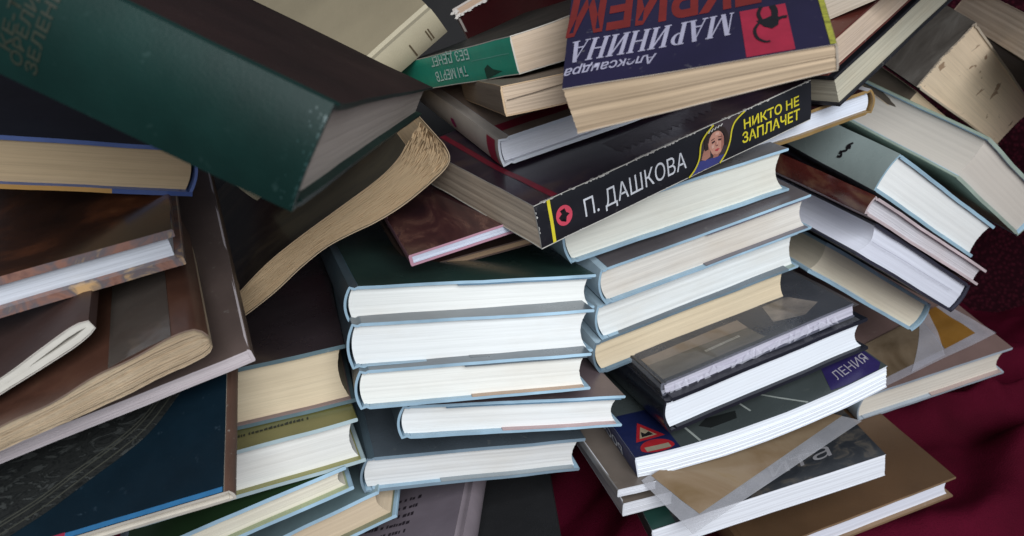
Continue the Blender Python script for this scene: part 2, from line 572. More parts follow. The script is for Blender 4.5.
def mm(P):
    return [(a / 1000, b / 1000) for a, b in P]
POSE = {
    'A': ((0.2977, 0.6671, -0.4444, 0.5185), (-0.0635, -0.0152, 0.2273), (0.1917, 0.2600, 0.0342), (1.00, 0.45), 1),
    'B': ((0.3073, 0.4015, -0.8555, 0.1118), (-0.0404, -0.1503, 0.5112), (0.1698, 0.1650, 0.0209), (1.00, 1.00), 1),
    'C': ((0.5978, 0.7517, -0.2746, 0.0469), (0.0035, -0.0984, 0.4072), (0.1070, 0.1650, 0.0195), (1.00, 1.00), 1),
    'E': ((0.5975, 0.7910, -0.1296, -0.0206), (-0.0031, -0.0717, 0.3790), (0.1049, 0.1572, 0.0143), (1.00, 1.00), 1),
    'F': ((0.5012, 0.8369, -0.2190, 0.0216), (-0.0058, -0.0578, 0.4597), (0.1268, 0.1950, 0.0170), (1.00, 1.00), 1),
    'G': ((0.1700, -0.0092, -0.9194, 0.3545), (0.1494, -0.2157, 0.4412), (0.1073, 0.1903, 0.0246), (0.50, 1.00), 1),
    'H': ((0.3780, -0.3077, -0.3943, -0.7791), (0.0114, -0.0322, 0.4145), (0.1384, 0.2085, 0.0263), (1.00, 1.00), 1),
    'I': ((0.1981, 0.0020, 0.5214, 0.8300), (0.2418, -0.1039, 0.5327), (0.1135, 0.1997, 0.0167), (1.00, 1.00), -1),
    'J2': ((0.3301, 0.8243, 0.2900, -0.3571), (0.1318, -0.1326, 0.6032), (0.1292, 0.2000, 0.0210), (1.00, 1.00), 1),
    'K': ((0.4179, 0.8325, -0.0446, 0.3610), (0.3007, -0.1359, 0.5968), (0.1579, 0.2200, 0.0568), (1.00, 0.70), 1),
    'L': ((0.0336, -0.3654, 0.4858, 0.7933), (0.4064, -0.0245, 0.6419), (0.1283, 0.2000, 0.0343), (1.00, 1.00), -1),
    'M': ((0.5105, 0.7913, -0.0205, 0.3359), (0.2412, -0.0527, 0.5358), (0.1445, 0.1995, 0.0285), (1.00, 1.00), 1),
    'N': ((0.5364, 0.7737, -0.0379, 0.3349), (0.2148, -0.0336, 0.4888), (0.1543, 0.2000, 0.0125), (1.00, 1.00), 1),
    'O': ((0.0327, -0.3376, 0.5336, 0.7747), (0.3205, 0.0330, 0.5809), (0.1340, 0.1995, 0.0232), (1.00, 1.00), -1),
    'P': ((0.0382, 0.2904, -0.5618, -0.7736), (0.3053, 0.0491, 0.6063), (0.1202, 0.1994, 0.0244), (1.00, 1.00), -1),
    'R2': ((0.5168, 0.8324, -0.1995, 0.0103), (0.0544, 0.0237, 0.4869), (0.1531, 0.2129, 0.0248), (1.00, 1.00), 1),
    'S1': ((0.6138, 0.7739, -0.1133, 0.1076), (-0.0909, 0.0306, 0.4328), (0.1473, 0.2144, 0.0210), (1.00, 1.00), 1),
    'T1': ((0.5729, 0.8055, -0.1476, 0.0350), (-0.2127, 0.1026, 0.4304), (0.1294, 0.1983, 0.0367), (1.00, 1.00), 1),
    'V1': ((0.1229, -0.2066, 0.5010, 0.8314), (-0.1629, -0.0370, 0.4130), (0.1400, 0.2100, 0.0261), (1.00, 1.00), -1),
    'V2': ((0.4765, 0.8555, -0.1981, 0.0433), (-0.3025, 0.0456, 0.3413), (0.1597, 0.2200, 0.0196), (1.00, 1.00), 1),
    'V3': ((0.2436, 0.0162, 0.4636, 0.8518), (-0.1274, 0.0353, 0.3458), (0.1343, 0.1946, 0.0125), (1.00, 1.00), -1),
    'V4': ((0.2159, -0.0073, 0.4364, 0.8734), (-0.1210, 0.0437, 0.3785), (0.1600, 0.2200, 0.0075), (1.00, 1.00), -1),
    'W': ((0.1372, 0.0379, 0.3682, 0.9188), (-0.1237, 0.1041, 0.3621), (0.1500, 0.1350, 0.0079), (1.00, 1.00), -1),
    'Y1': ((0.5228, 0.8300, -0.1943, 0.0072), (-0.0566, -0.0009, 0.4492), (0.1298, 0.1999, 0.0071), (1.00, 1.00), 1),
    'Q1': ((0.5413, 0.8153, -0.2055, 0.0024), (0.0914, 0.0791, 0.4870), (0.1428, 0.2000, 0.0102), (1.00, 1.00), 1),
    'Q5': ((0.5102, 0.8475, -0.1427, -0.0336), (0.0896, 0.1777, 0.5023), (0.1581, 0.2200, 0.0184), (1.00, 1.00), 1),
    'Q6': ((0.5063, 0.8455, -0.1687, 0.0186), (0.1589, 0.2113, 0.5455), (0.1704, 0.2400, 0.0198), (1.00, 1.00), 1),
    'Q7': ((0.4497, 0.8789, -0.1574, 0.0229), (0.2708, 0.1224, 0.6319), (0.1400, 0.2100, 0.0289), (1.00, 1.00), 1),
    'Z1': ((0.5435, 0.8226, -0.1377, 0.0943), (0.0634, 0.1382, 0.4819), (0.0260, 0.2095, 0.0057), (1.00, 1.00), 1),
    'R1': ((0.5257, 0.8257, -0.2025, 0.0298), (0.0320, -0.0014, 0.4741), (0.1602, 0.2150, 0.0290), (1.00, 1.00), 1),
    'R3': ((0.5118, 0.8359, -0.1983, 0.0109), (0.0541, 0.0473, 0.5021), (0.1494, 0.2150, 0.0270), (1.00, 1.00), 1),
    'S2': ((0.6154, 0.7765, -0.0999, 0.0914), (-0.0881, 0.0546, 0.4278), (0.1402, 0.2143, 0.0256), (1.00, 1.00), 1),
    'T2': ((0.5684, 0.8016, -0.1765, 0.0573), (-0.2041, 0.1381, 0.4163), (0.1303, 0.1998, 0.0287), (1.00, 1.00), 1),
    'Y2': ((0.5300, 0.8275, -0.1812, 0.0380), (-0.0614, 0.0055, 0.4915), (0.1300, 0.2000, 0.0052), (1.00, 1.00), 1),
    'Q2': ((0.5435, 0.8139, -0.2052, 0.0137), (0.0942, 0.1024, 0.4895), (0.1535, 0.2100, 0.0242), (1.00, 1.00), 1),
    'Z2': ((0.5276, 0.8345, -0.1387, 0.0777), (0.0680, 0.1533, 0.4935), (0.0340, 0.2100, 0.0103), (1.00, 1.00), 1),
    'R4': ((0.5113, 0.8367, -0.1962, 0.0003), (0.0538, 0.0692, 0.5118), (0.1455, 0.2150, 0.0248), (1.00, 1.00), 1),
    'S3': ((0.6149, 0.7793, -0.0924, 0.0773), (-0.0839, 0.0763, 0.4283), (0.1328, 0.2143, 0.0223), (1.00, 1.00), 1),
    'T3': ((0.5546, 0.8044, -0.2131, -0.0052), (-0.2078, 0.1715, 0.4271), (0.1298, 0.2000, 0.0167), (1.00, 1.00), 1),
    'Q3': ((0.5307, 0.8298, -0.1725, -0.0054), (0.0774, 0.1298, 0.4915), (0.1781, 0.2177, 0.0168), (1.00, 1.00), 1),
    'S4': ((0.5986, 0.7887, -0.0836, 0.1129), (-0.0646, 0.0957, 0.4469), (0.1365, 0.1653, 0.0204), (1.00, 1.00), 1),
    'S5': ((0.5247, 0.8352, -0.0939, 0.1352), (-0.0911, 0.1343, 0.4763), (0.1427, 0.2150, 0.0260), (1.00, 1.00), 1),
    'T4': ((0.5157, 0.8211, -0.1522, -0.1917), (-0.1841, 0.2091, 0.5050), (0.1306, 0.1999, 0.0230), (1.00, 1.00), 1),
    'D': ((0.8119, 0.5208, -0.1196, -0.2351), (-0.0399, -0.1813, 0.5800), (0.0900, 0.1700, 0.0090), (1.00, 1.00), 1),
    'K2': ((0.4669, 0.4795, 0.7155, -0.2002), (0.3722, -0.2157, 0.6800), (0.1411, 0.2100, 0.0258), (1.00, 1.00), 1),
    'U': ((0.0710, 0.1361, 0.5992, 0.7858), (-0.0227, 0.1849, 0.4483), (0.1299, 0.2000, 0.0200), (1.00, 1.00), -1),
    'J1': ((0.4034, 0.8202, 0.2508, -0.3187), (0.0917, -0.1287, 0.5452), (0.1293, 0.1988, 0.0173), (1.00, 1.00), 1),
    'K3': ((0.5089, 0.6939, 0.5085, -0.0316), (0.4086, -0.2006, 0.7297), (0.1400, 0.2100, 0.0177), (1.00, 1.00), 1),
    'Q8': ((0.6079, 0.7866, -0.0804, -0.0719), (-0.1009, 0.2273, 0.4769), (0.1400, 0.2000, 0.0200), (1.00, 1.00), 1),
    'J0': ((0.1459, 0.6256, 0.5680, -0.5146), (0.2033, -0.2174, 0.5826), (0.1301, 0.2000, 0.0158), (1.00, 1.00), 1),
    'K4': ((0.4179, 0.8325, -0.0446, 0.3610), (0.2974, -0.1197, 0.6168), (0.1400, 0.2000, 0.0200), (1.00, 1.00), 1),
    'AL1': ((0.1117, 0.9926, 0.0368, 0.0292), (-0.5200, 0.1900, 0.7400), (0.3600, 0.4000, 0.0300), (1.00, 1.00), 1),
    'AL2': ((0.1264, 0.9916, -0.0235, -0.0131), (-0.1600, 0.0200, 0.7600), (0.3400, 0.3600, 0.0250), (1.00, 1.00), 1),
}

# ------------------------------------------------------------------ shared colours
WHITE = paper((0.80, 0.80, 0.79), 0.10, 0.08, (0.62, 0.55, 0.45))
WHITE2 = paper((0.76, 0.74, 0.70), 0.14, 0.15, (0.6, 0.5, 0.38), seed=2)
IVORY = paper((0.72, 0.66, 0.55), 0.16, 0.25, (0.52, 0.42, 0.28), seed=1)
CREAM = paper((0.70, 0.57, 0.40), 0.18, 0.3, (0.48, 0.36, 0.22), seed=3)
TAN = paper((0.54, 0.38, 0.24), 0.25, 0.35, (0.32, 0.2, 0.11), seed=4)
TAN_L = paper((0.62, 0.46, 0.31), 0.25, 0.35, (0.38, 0.26, 0.15), seed=5)
GREYP = paper((0.46, 0.40, 0.35), 0.2, 0.3, (0.3, 0.24, 0.19), seed=6)
LILAC = paper((0.60, 0.57, 0.60), 0.25, 0.3, (0.45, 0.33, 0.30), seed=7)
BLUE = cover((0.31, 0.44, 0.54), 0.35, 0.4, 0.4, wear_c=(0.6, 0.66, 0.7))
BLUE_D = cover((0.12, 0.20, 0.28), 0.35, 0.3, 0.2)
BLUE_L = cover((0.46, 0.58, 0.66), 0.4, 0.25, 0.3)
SLATE = cover((0.10, 0.12, 0.14), 0.3, 0.25, coat=0.2)

# ------------------------------------------------------------------ the cloth the heap lies on
FOLDS = [(0.30, 0.66, 0.50, 0.80, 0.050, 0.022), (0.36, 0.62, 0.62, 0.66, 0.040, 0.022), (0.42, 0.72, 0.70, 0.74, 0.045, 0.025), (0.12, 0.42, 0.05, 0.60, 0.03, 0.03), (0.44, 0.56, 0.75, 0.57, 0.05, 0.025), (0.38, 0.70, 0.46, 0.62, 0.02, 0.012)]


def cloth_height(x, y):
    h = 0.0
    p = Vector((x * 3.1, y * 3.6, 0.3))
    h += 0.020 * noise.noise(p)
    s = (x * 0.75 - y * 1.0) * 44 + 3.2 * noise.noise(Vector((x * 5, y * 5, 1.7)))
    m = 0.55 + 0.9 * noise.noise(Vector((x * 3.4, y * 3.4, 6.1)))
    h += 0.0135 * max(m, 0.1) * (math.sin(s) + 0.35 * math.sin(2.2 * s + 1.1))
    s2 = (x * 1.0 + y * 0.5) * 70 + 3.0 * noise.noise(Vector((x * 7, y * 7, 3.3)))
    h += 0.0022 * max(noise.noise(Vector((x * 4, y * 4, 9.1))) + 0.3, 0) * math.sin(s2)
    q3 = Vector((x * 30 - y * 22, y * 9 + x * 6, 8.2))
    h += 0.0025 * (1 - abs(noise.noise(q3))) ** 4
    h += 0.045 * math.exp(-((x - 0.27) / 0.2) ** 2 - ((y - 0.55) / 0.14) ** 2)
    for (x0, y0, x1, y1, a, w) in FOLDS:
        dx, dy = x1 - x0, y1 - y0
        L = math.hypot(dx, dy)
        tt = min(max(((x - x0) * dx + (y - y0) * dy) / (L * L), 0), 1)
        d = math.hypot(x - x0 - dx * tt, y - y0 - dy * tt) + 0.012 * noise.noise(Vector((x * 9, y * 9, 5)))
        h += a * math.exp(-(d / w) ** 2) * (1 - abs(2 * tt - 1) ** 4 * 0.5)
    return h


t = NT('crimson_cloth', 0.75, 0.08)
wv = t.noise(t.mapped((900, 900, 900)), 1, 2, 0.7)
wl = t.noise(t.mapped((6, 6, 6)), 1, 4, 0.6)
t.color(t.mix(t.ramp(wv, [(0.35, 0.0), (0.7, 0.5)]), t.ramp(wl, [(0.3, (0.05, 0.0017, 0.008)), (0.7, (0.115, 0.0036, 0.020))]), (0.05, 0.002, 0.010)))
t.bump(wv, 0.0014, 0.8)
bm = bmesh.new()
NX, NY = 360, 240
rows = []
for j in range(NY + 1):
    row = []
    for i in range(NX + 1):
        x = -0.75 + 1.75 * i / NX
        y = 0.12 + 0.86 * j / NY
        row.append(bm.verts.new((x, y, cloth_height(x, y))))
    rows.append(row)
for j in range(NY):
    for i in range(NX):
        bm.faces.new((rows[j][i], rows[j][i + 1], rows[j + 1][i + 1], rows[j + 1][i]))
o = finish('draped_cloth', bm, [t.m], None, 3)
o['label'] = 'crimson cloth lying in folds under the heap of books, bare at the lower right'
o['category'] = 'cloth'

t = NT('knitted_upholstery', 0.95, 0.1)
vo = t.n.new('ShaderNodeTexVoronoi')
vo.inputs['Scale'].default_value = 1.0
t.l.new(t.mapped((190, 190, 190)), vo.inputs['Vector'])
kn = vo.outputs['Distance']
t.color(t.ramp(kn, [(0.1, (0.055, 0.006, 0.013)), (0.55, (0.018, 0.002, 0.005))]))
t.bump(kn, 0.003, 1.0)
t.n['Bump'].invert = True
bm = bmesh.new()
rows = []
for j in range(41):
    row = []
    for i in range(61):
        x = -0.9 + 2.1 * i / 60
        k = min(j / 14, 1)
        ang = k * math.radians(74)
        R = 0.22 / math.radians(74)
        y = 0.80 + R * math.sin(ang)
        z = -0.03 + R * (1 - math.cos(ang))
        if j > 14:
            y += (j - 14) * 0.03 * math.cos(ang)
            z += (j - 14) * 0.03 * math.sin(ang)
        w = 0.012 * noise.noise(Vector((x * 4, j * 0.15, 2)))
        row.append(bm.verts.new((x, y - w, z)))
    rows.append(row)
for j in range(40):
    for i in range(60):
        bm.faces.new((rows[j][i], rows[j][i + 1], rows[j + 1][i + 1], rows[j + 1][i]))
o = finish('sofa_backrest', bm, [t.m], None, 3)
o['label'] = 'dark maroon knitted upholstery rising behind the heap, seen at the right edge'
o['category'] = 'sofa'

# ------------------------------------------------------------------ left side of the heap
rr0 = random.Random(5)
b = Book('A', 'hardback_book', 'thick dark green cloth hardback lying across the top left with stamped spine')
GREEN = cover((0.0035, 0.0175, 0.0145), 0.45, 0.4, 0.6, grain=0.16, wear_c=(0.04, 0.075, 0.07), spec=0.2)
b.hard(cover((0.017, 0.008, 0.007), 0.65, 0.35, 0.3, grain=0.5, spec=0.2, wear_c=(0.08, 0.06, 0.05)), GREEN, GREEN, GREEN, GREYP, 0.0022, 0.003, 0.002, hinge=0.010)
b.marks('scuff_glints', 's', [[(q, z), (q + rr0.uniform(0.1, 0.6), z + rr0.uniform(-0.2, 0.2)), (q + rr0.uniform(0.1, 0.7), z + rr0.uniform(0.3, 1.0)), (q + 0.05, z + 0.5)] for q, z in [(rr0.uniform(0.05, 0.6) if k % 4 else rr0.uniform(0.5, 5), rr0.uniform(1, 31)) for k in range(60)]], cover((0.022, 0.055, 0.052), 0.3, 0.4), 0.0003)  # pale scuffs that also paint in glints on the corner cloth
gold = plain((0.022, 0.025, 0.015), 0.5)
b.text('stamped_lettering', 's', 'КЕ-ТА', (86.3, 8), (86.6, 28), (1, 0.12), 3.4, gold, eps=0.0003, bold=0.012)
b.text('stamped_lettering', 's', 'ОРЕЛИН', (82.8, 5), (82.2, 29.5), (1, 0.12), 3.4, gold, eps=0.0003, bold=0.012)
b.text('stamped_lettering', 's', 'ЗЕЛЕНЕ', (78.4, 4.5), (77.4, 29.5), (1, 0.12), 3.4, gold, eps=0.0003, bold=0.012)

b = Book('V1', 'hardback_book', 'navy hardback with tan page edges and half blue half orange lower board')
NAVYB = cover((0.02, 0.035, 0.10), 0.35, 0.3, 0.3)
b.hard(cover((0.006, 0.008, 0.018), 0.4, 0.3), cover((0.45, 0.24, 0.07), 0.4, 0.2, 0.3), cover((0.05, 0.09, 0.25), 0.35, 0.3, 0.8, wear_c=(0.5, 0.55, 0.6)),
       cover((0.10, 0.15, 0.36), 0.35, 0.3, 0.3), paper((0.60, 0.44, 0.27), 0.2, 0.35, (0.42, 0.28, 0.15), seed=44), 0.0022, 0.003, 0.003)
b.marks('blue_edging', 't', [[(2, -0.1), (39, -0.1), (39, 2.3), (2, 2.3)]], cover((0.045, 0.08, 0.24), 0.35, 0.2), 0.0003)
b.marks('orange_edging', 't', [[(39, -0.1), (b.W * 1000, -0.1), (b.W * 1000, 2.3), (39, 2.3)]], cover((0.48, 0.26, 0.08), 0.4, 0.2), 0.0003)

b = Book('V2', 'hardback_book', 'glossy brown mottled hardback with bluish white page edges at the left edge')
MOTT = mottled([(0.25, (0.008, 0.005, 0.005)), (0.48, (0.03, 0.012, 0.008)), (0.6, (0.09, 0.03, 0.014)), (0.72, (0.22, 0.09, 0.04))], (16, 16, 60), 0.25, 1.2)  # brown mottle with the glossy reflection painted into it
MOTT_E = mottled([(0.3, (0.07, 0.04, 0.045)), (0.45, (0.30, 0.15, 0.11)), (0.56, (0.14, 0.12, 0.13)), (0.68, (0.62, 0.38, 0.18))], (45, 45, 45), 0.4, 0.8, 2.0)
b.hard(MOTT, MOTT, MOTT, MOTT_E, paper((0.66, 0.68, 0.74), 0.3, 0.1, (0.4, 0.4, 0.45), seed=9), 0.0042, 0.004, 0.0, sq=0.004)

b = Book('W', 'hardback_book', 'large navy blue hardback with black engraved arc on its cover in the lower left')
NAVY = cover((0.004, 0.0125, 0.021), 0.42, 0.35, 0.4, spec=0.25, wear_c=(0.06, 0.09, 0.12))
b.hard(NAVY, NAVY, cover((0.09, 0.045, 0.03), 0.6, 0.3, 0.6), cover((0.62, 0.56, 0.48), 0.7, 0.25, 0.4, wear_c=(0.25, 0.2, 0.15)), IVORY, 0.002, 0.0012, 0.001, hinge=0.0035, groove=0.0002)
arc = []
cx, cy = 150, 235
pts_out = [(8, 96), (16, 84), (25.5, 72.7), (41.3, 50.7), (56, 39), (72.2, 29.5), (90, 19), (106.7, 11.4), (122, 6), (149, 0.5)]
ENGR = mottled([(0.35, (0.008, 0.009, 0.009)), (0.48, (0.022, 0.023, 0.022)), (0.54, (0.008, 0.009, 0.009)), (0.62, (0.055, 0.058, 0.055)), (0.7, (0.01, 0.01, 0.01))], (50, 120, 50), 0.45, 2.5, 3.0, 0.1)
po = smooth_poly([(x * 0.95, y * 0.93) for x, y in pts_out], 5)
b.marks('engraved_panel', 'u', [[po[i], po[i + 1], (149, max(po[i + 1][1], 1) + 40), (149, max(po[i][1], 1) + 40)] for i in range(len(po) - 2)], ENGR, 0.0002)
line = plain((0.05, 0.05, 0.04), 0.5)
for off in (3.0, 6.5, 8.0):
    b.strip('border_line', 'u', [(x + off * 0.8, y + off) for x, y in po[2:-2]], 0.8, line, 0.0004)
b.marks('red_mark', 'u', [[(76, 0.6), (95, 0.6), (95, 3.2), (76, 3.2)]], plain((0.30, 0.02, 0.05), 0.5), 0.0003)
b.strip('blue_edge_line', 'u', [(4, 1.6), (60, 1.6), (100, 1.6)], 2.6, plain((0.03, 0.14, 0.30), 0.4), 0.00025)

# worn paperback with a rolled spine, brown cover (profile taken along its tail edge)
BROWN = mottled([(0.3, (0.05, 0.021, 0.014)), (0.5, (0.10, 0.042, 0.027)), (0.64, (0.125, 0.058, 0.036)), (0.76, (0.07, 0.03, 0.02))], (22, 14, 22), 0.42, 0.6, 5.0, 0.15)
e = empty('paperback_book', 'worn brown paperback with ragged tan pages and curled spine at the left', 'book', 'books in the heap',
          frame((-0.1316, 0.037, 0.352), (-0.8725, 0.4304, -0.2313), (-0.4006, -0.3588, 0.8431), (0.2799, 0.8283, 0.4855)))
up = resample(smooth_poly(mm([(-1.0, -7.5), (1.0, -11.5), (5, -12.8), (17.2, -13.3), (33.5, -12.6), (61.4, -10.3), (91, -9.0), (135, -9.5)])), 46)
lo = resample(smooth_poly(mm([(-1.5, -5.0), (-0.5, -1.0), (4, 1.0), (11.4, 1.4), (24.6, 1.0), (38.4, 1.6), (67.7, 0.8), (91.6, -0.4), (135, -0.8)])), 46)
vec = lambda x, y, z: Vector((x, y, z))
bm = bmesh.new()
rr = random.Random(3)
NL = 40
for k in range(NL):       # leaves in bundles, each a little different
    f0, f1 = k / NL, (k + 0.78) / NL
    A = [(u[0] + (l[0] - u[0]) * f0, u[1] + (l[1] - u[1]) * f0) for u, l in zip(up, lo)]
    Bq = [(u[0] + (l[0] - u[0]) * f1, u[1] + (l[1] - u[1]) * f1) for u, l in zip(up, lo)]
    j0 = rr.uniform(-0.0008, 0.0014)
    sweep(bm, A, Bq, [j0] + lin(0, 0.196, 4)[1:], vec, (0, 0, 0, 0), 1, [rr.uniform(-0.0003, 0.0003) for _ in A])
finish('pages', bm, [paper((0.54, 0.42, 0.29), 0.3, 0.45, (0.33, 0.22, 0.13), seed=11)], e, 0.5)
bm = bmesh.new()
cv = offset(up, -0.0003)
cv2 = offset(up, -0.0010)
sweep(bm, cv, cv2, lin(0.001, 0.2, 14), lambda x, y, z: Vector((x, y + 0.0014 * math.sin(x * 170), z)), (0, 0, 1, 1), 1)
finish('cover', bm, [BROWN, cover((0.16, 0.11, 0.085), 0.8, 0.3)], e)
bm = bmesh.new()
tape = [(p[0], p[1]) for p in up[5:15]]
sweep(bm, offset(tape, -0.0013), offset(tape, -0.0016), lin(0.0015, 0.199, 6), vec, (0, 0, 0, 0), 1)
finish('tape_strip', bm, [vinyl((0.13, 0.105, 0.09), 0.6)], e)

# folded booklet lying on it
e = empty('folded_booklet', 'thin brown booklet folded over with its white edge forming a loop at the left', 'booklet', None,
          frame((-0.1794, 0.0242, 0.345), (-0.8162, 0.5578, -0.1504), (-0.4006, -0.3588, 0.8431), (0.4163, 0.7484, 0.5163)))
mid = resample(smooth_poly(mm([(75, -1.2), (43.9, -0.5), (24.7, -1.9), (10.6, -2.9), (4.9, -2.6), (2.3, -1.6), (2.2, -0.4), (4.4, 0.6), (13.2, 1.8), (31.2, 1.9), (46.9, 1.7), (75, 1.7)])), 60)
inn = offset(mid, -0.0015)
out_ = offset(mid, 0.0015)
bm = bmesh.new()
sweep(bm, out_, inn, lin(0.0006, 0.19, 6), vec, (0, 0, 0, 0), 4, [rr.uniform(-0.0002, 0.0002) for _ in mid])
finish('pages', bm, [paper((0.60, 0.56, 0.50), 0.2, 0.3, (0.4, 0.34, 0.28), seed=12)], e)
bm = bmesh.new()
sweep(bm, offset(mid, 0.0016), offset(mid, 0.0020), lin(0.0, 0.19, 6), vec, (0, 0, 1, 0), 1)
finish('cover', bm, [cover((0.058, 0.028, 0.022), 0.5, 0.3, 0.2), paper((0.55, 0.5, 0.45))], e)

b = Book('V4', 'paperback_book', 'thin softcover with pale pink edge beneath the curled brown paperback')
b.soft(cover((0.12, 0.085, 0.075), 0.4, 0.3, 0.3, coat=0.2), cover((0.11, 0.07, 0.05), 0.5, 0.3, 0.5), paper((0.55, 0.48, 0.49), 0.35, 0.2, (0.4, 0.33, 0.33), seed=13), th=0.0012,
       edge=cover((0.55, 0.48, 0.49), 0.6, 0.2, 0.3))

m109 = lambda P: mm([(a * 1.09, c * 1.09) for a, c in P])
# wavy paperback under the green hardback
e = empty('paperback_book', 'water warped paperback with wavy tan pages wedged under the dark green hardback', 'book', 'books in the heap',
          frame((-0.1611, 0.0246, 0.4687), (0.811, -0.5844, 0.0264), (-0.3315, -0.4219, 0.8438), (-0.482, -0.6931, -0.5359)))
up = resample(smooth_poly(m109([(-6, 4.5), (4.6, 6.4), (29.1, 11.1), (51.0, 12.6), (80.5, 13.0), (104, 13.6), (118.5, 16.5), (128.9, 21.8), (138.4, 26.3)])), 64)
lo = resample(smooth_poly(m109([(-8, -3.5), (1.5, -4.6), (21.5, -3.6), (41.0, -0.8), (58.3, 0.2), (73.1, -1.8), (87.4, -4.6), (103.5, -5.9), (120.5, -5.0), (135, -2.9), (140.5, 1.0), (141.6, 9.0)])), 64)
bm = bmesh.new()
NL = 34
for k in range(NL):
    f0, f1 = k / NL, (k + 0.84) / NL
    A, Bq = [], []
    for i, (u, l) in enumerate(zip(up, lo)):
        w = i / 63
        g = 1 + 0.0 * w
        A.append((u[0] + (l[0] - u[0]) * f0, u[1] + (l[1] - u[1]) * f0))
        Bq.append((u[0] + (l[0] - u[0]) * f1, u[1] + (l[1] - u[1]) * f1))
    cut = 64 - rr.choice((0, 0, 1, 2)) if k < 20 else 64
    j = [rr.uniform(-0.0003, 0.0003) + 0.004 * max(0, i / 63 - 0.8) * rr.uniform(-1, 1) * 3 for i in range(64)]
    sweep(bm, A[:cut], Bq[:cut], [rr.uniform(-0.0002, 0.0003)] + lin(0, 0.196, 5)[1:], vec, (0, 0, 0, 0), 1, j)
finish('pages', bm, [paper((0.55, 0.39, 0.235), 0.28, 0.5, (0.32, 0.2, 0.1), seed=14)], e, 0.5)
bm = bmesh.new()
u2 = up[:58]
sweep(bm, offset(u2, 0.0004), offset(u2, 0.0009), lin(-0.0004, 0.198, 8), vec, (0, 0, 1, 1), 1)
finish('front_cover', bm, [mottled([(0.3, (0.012, 0.009, 0.007)), (0.5, (0.03, 0.024, 0.016)), (0.62, (0.06, 0.045, 0.026)), (0.75, (0.02, 0.016, 0.012))], (9, 30, 30), 0.35, 1.5, 4.0), TAN], e)
bm = bmesh.new()
sweep(bm, offset(lo, -0.0004), offset(lo, -0.0009), lin(-0.0004, 0.198, 8), vec, (0, 0, 1, 1), 1)
finish('back_cover', bm, [cover((0.4, 0.32, 0.22), 0.6, 0.3), TAN_L], e)

# stack at the lower left
b = Book('T1', 'hardback_book', 'thick beige paged hardback with glossy dark brown cover topping the lower left stack', 'hardbacks stacked at the lower left')
b.hard(cover((0.042, 0.030, 0.034), 0.28, 0.3, 0.25, coat=0.3, wear_c=(0.2, 0.18, 0.18)), cover((0.15, 0.11, 0.11), 0.4, 0.3), SLATE,
       cover((0.10, 0.15, 0.17), 0.4, 0.3, 0.3), CREAM, 0.0024, 0.004, 0.0035, flap=[('b', cover((0.21, 0.15, 0.15), 0.45, 0.2), 0.1, 0.98)])
b = Book('T2', 'hardback_book', 'olive green hardback with white pages second in the lower left stack', 'hardbacks stacked at the lower left')
OLIVE = cover((0.15, 0.14, 0.045), 0.35, 0.25, 0.2, coat=0.2)
b.hard(OLIVE, OLIVE, OLIVE, cover((0.36, 0.44, 0.46), 0.4, 0.25, 0.3), WHITE2, 0.0024, 0.004, 0.0035, flap=[('b', cover((0.24, 0.23, 0.09), 0.45, 0.2), 0.02, 0.98)])
lines = []
x = 58
while x < 104:
    w = rr.uniform(0.8, 2.4)
    lines.append([(x, 13.0), (x + w, 13.0), (x + w, 13 + rr.uniform(2, 3.4)), (x, 15)])
    x += w + rr.choice((0.5, 0.5, 0.6, 1.8))
b.marks('small_print', 'u', lines, plain((0.015, 0.018, 0.01)), 0.0002)
b = Book('T3', 'hardback_book', 'white paged hardback with pale blue boards third in the lower left stack', 'hardbacks stacked at the lower left')
b.hard(cover((0.02, 0.045, 0.018), 0.35, 0.3), cover((0.30, 0.38, 0.28), 0.4, 0.25), SLATE, BLUE, IVORY, 0.0024, 0.004, 0.0035, flap=[('b', cover((0.32, 0.36, 0.22), 0.45, 0.2), 0.02, 0.98)])
b = Book('T4', 'hardback_book', 'blue grey hardback with tan pages at the bottom of the lower left stack', 'hardbacks stacked at the lower left')
b.hard(cover((0.17, 0.24, 0.26), 0.35, 0.25, coat=0.2), cover((0.15, 0.17, 0.12), 0.35, 0.25), OLIVE, BLUE, paper((0.66, 0.52, 0.37), 0.15, 0.2, seed=15), 0.0024, 0.004, 0.0035,
       flap=[('b', cover((0.2, 0.21, 0.14), 0.45, 0.2), 0.02, 0.98)])
b = Book('U', 'hardback_book', 'mauve grey book with small printed text lying at the bottom below the middle stack')
MAUVE = cover((0.22, 0.18, 0.21), 0.35, 0.2, 0.2, coat=0.2)
b.hard(MAUVE, MAUVE, cover((0.33, 0.27, 0.30), 0.35, 0.2, coat=0.2), cover((0.3, 0.25, 0.27), 0.4, 0.2), WHITE2, 0.002, 0.002, 0.002)
lines = []
for k, yb in enumerate((88.5, 79.0, 70.0, 61.0, 52.0)):
    x = 38 + k * 1.2
    while x < 70:
        w = rr.uniform(1.0, 2.6)
        hh = rr.uniform(2.6, 4.2)
        lines.append([(x, yb - 1), (x + w, yb - 1.4), (x + w, yb + hh - 1.4), (x, yb + hh - 1)])
        x += w + rr.choice((0.5, 0.5, 0.7, 2.2))
b.marks('small_print', 'u', lines, plain((0.03, 0.022, 0.03)), 0.0002)
b = Book('Q8', 'hardback_book', 'black cloth book lying flat on the maroon cloth at the bottom centre')
CHAR = cover((0.016, 0.016, 0.018), 0.7, 0.3, grain=0.8)
b.hard(CHAR, CHAR, CHAR, CHAR, GREYP, 0.0024, 0.003, 0.003)

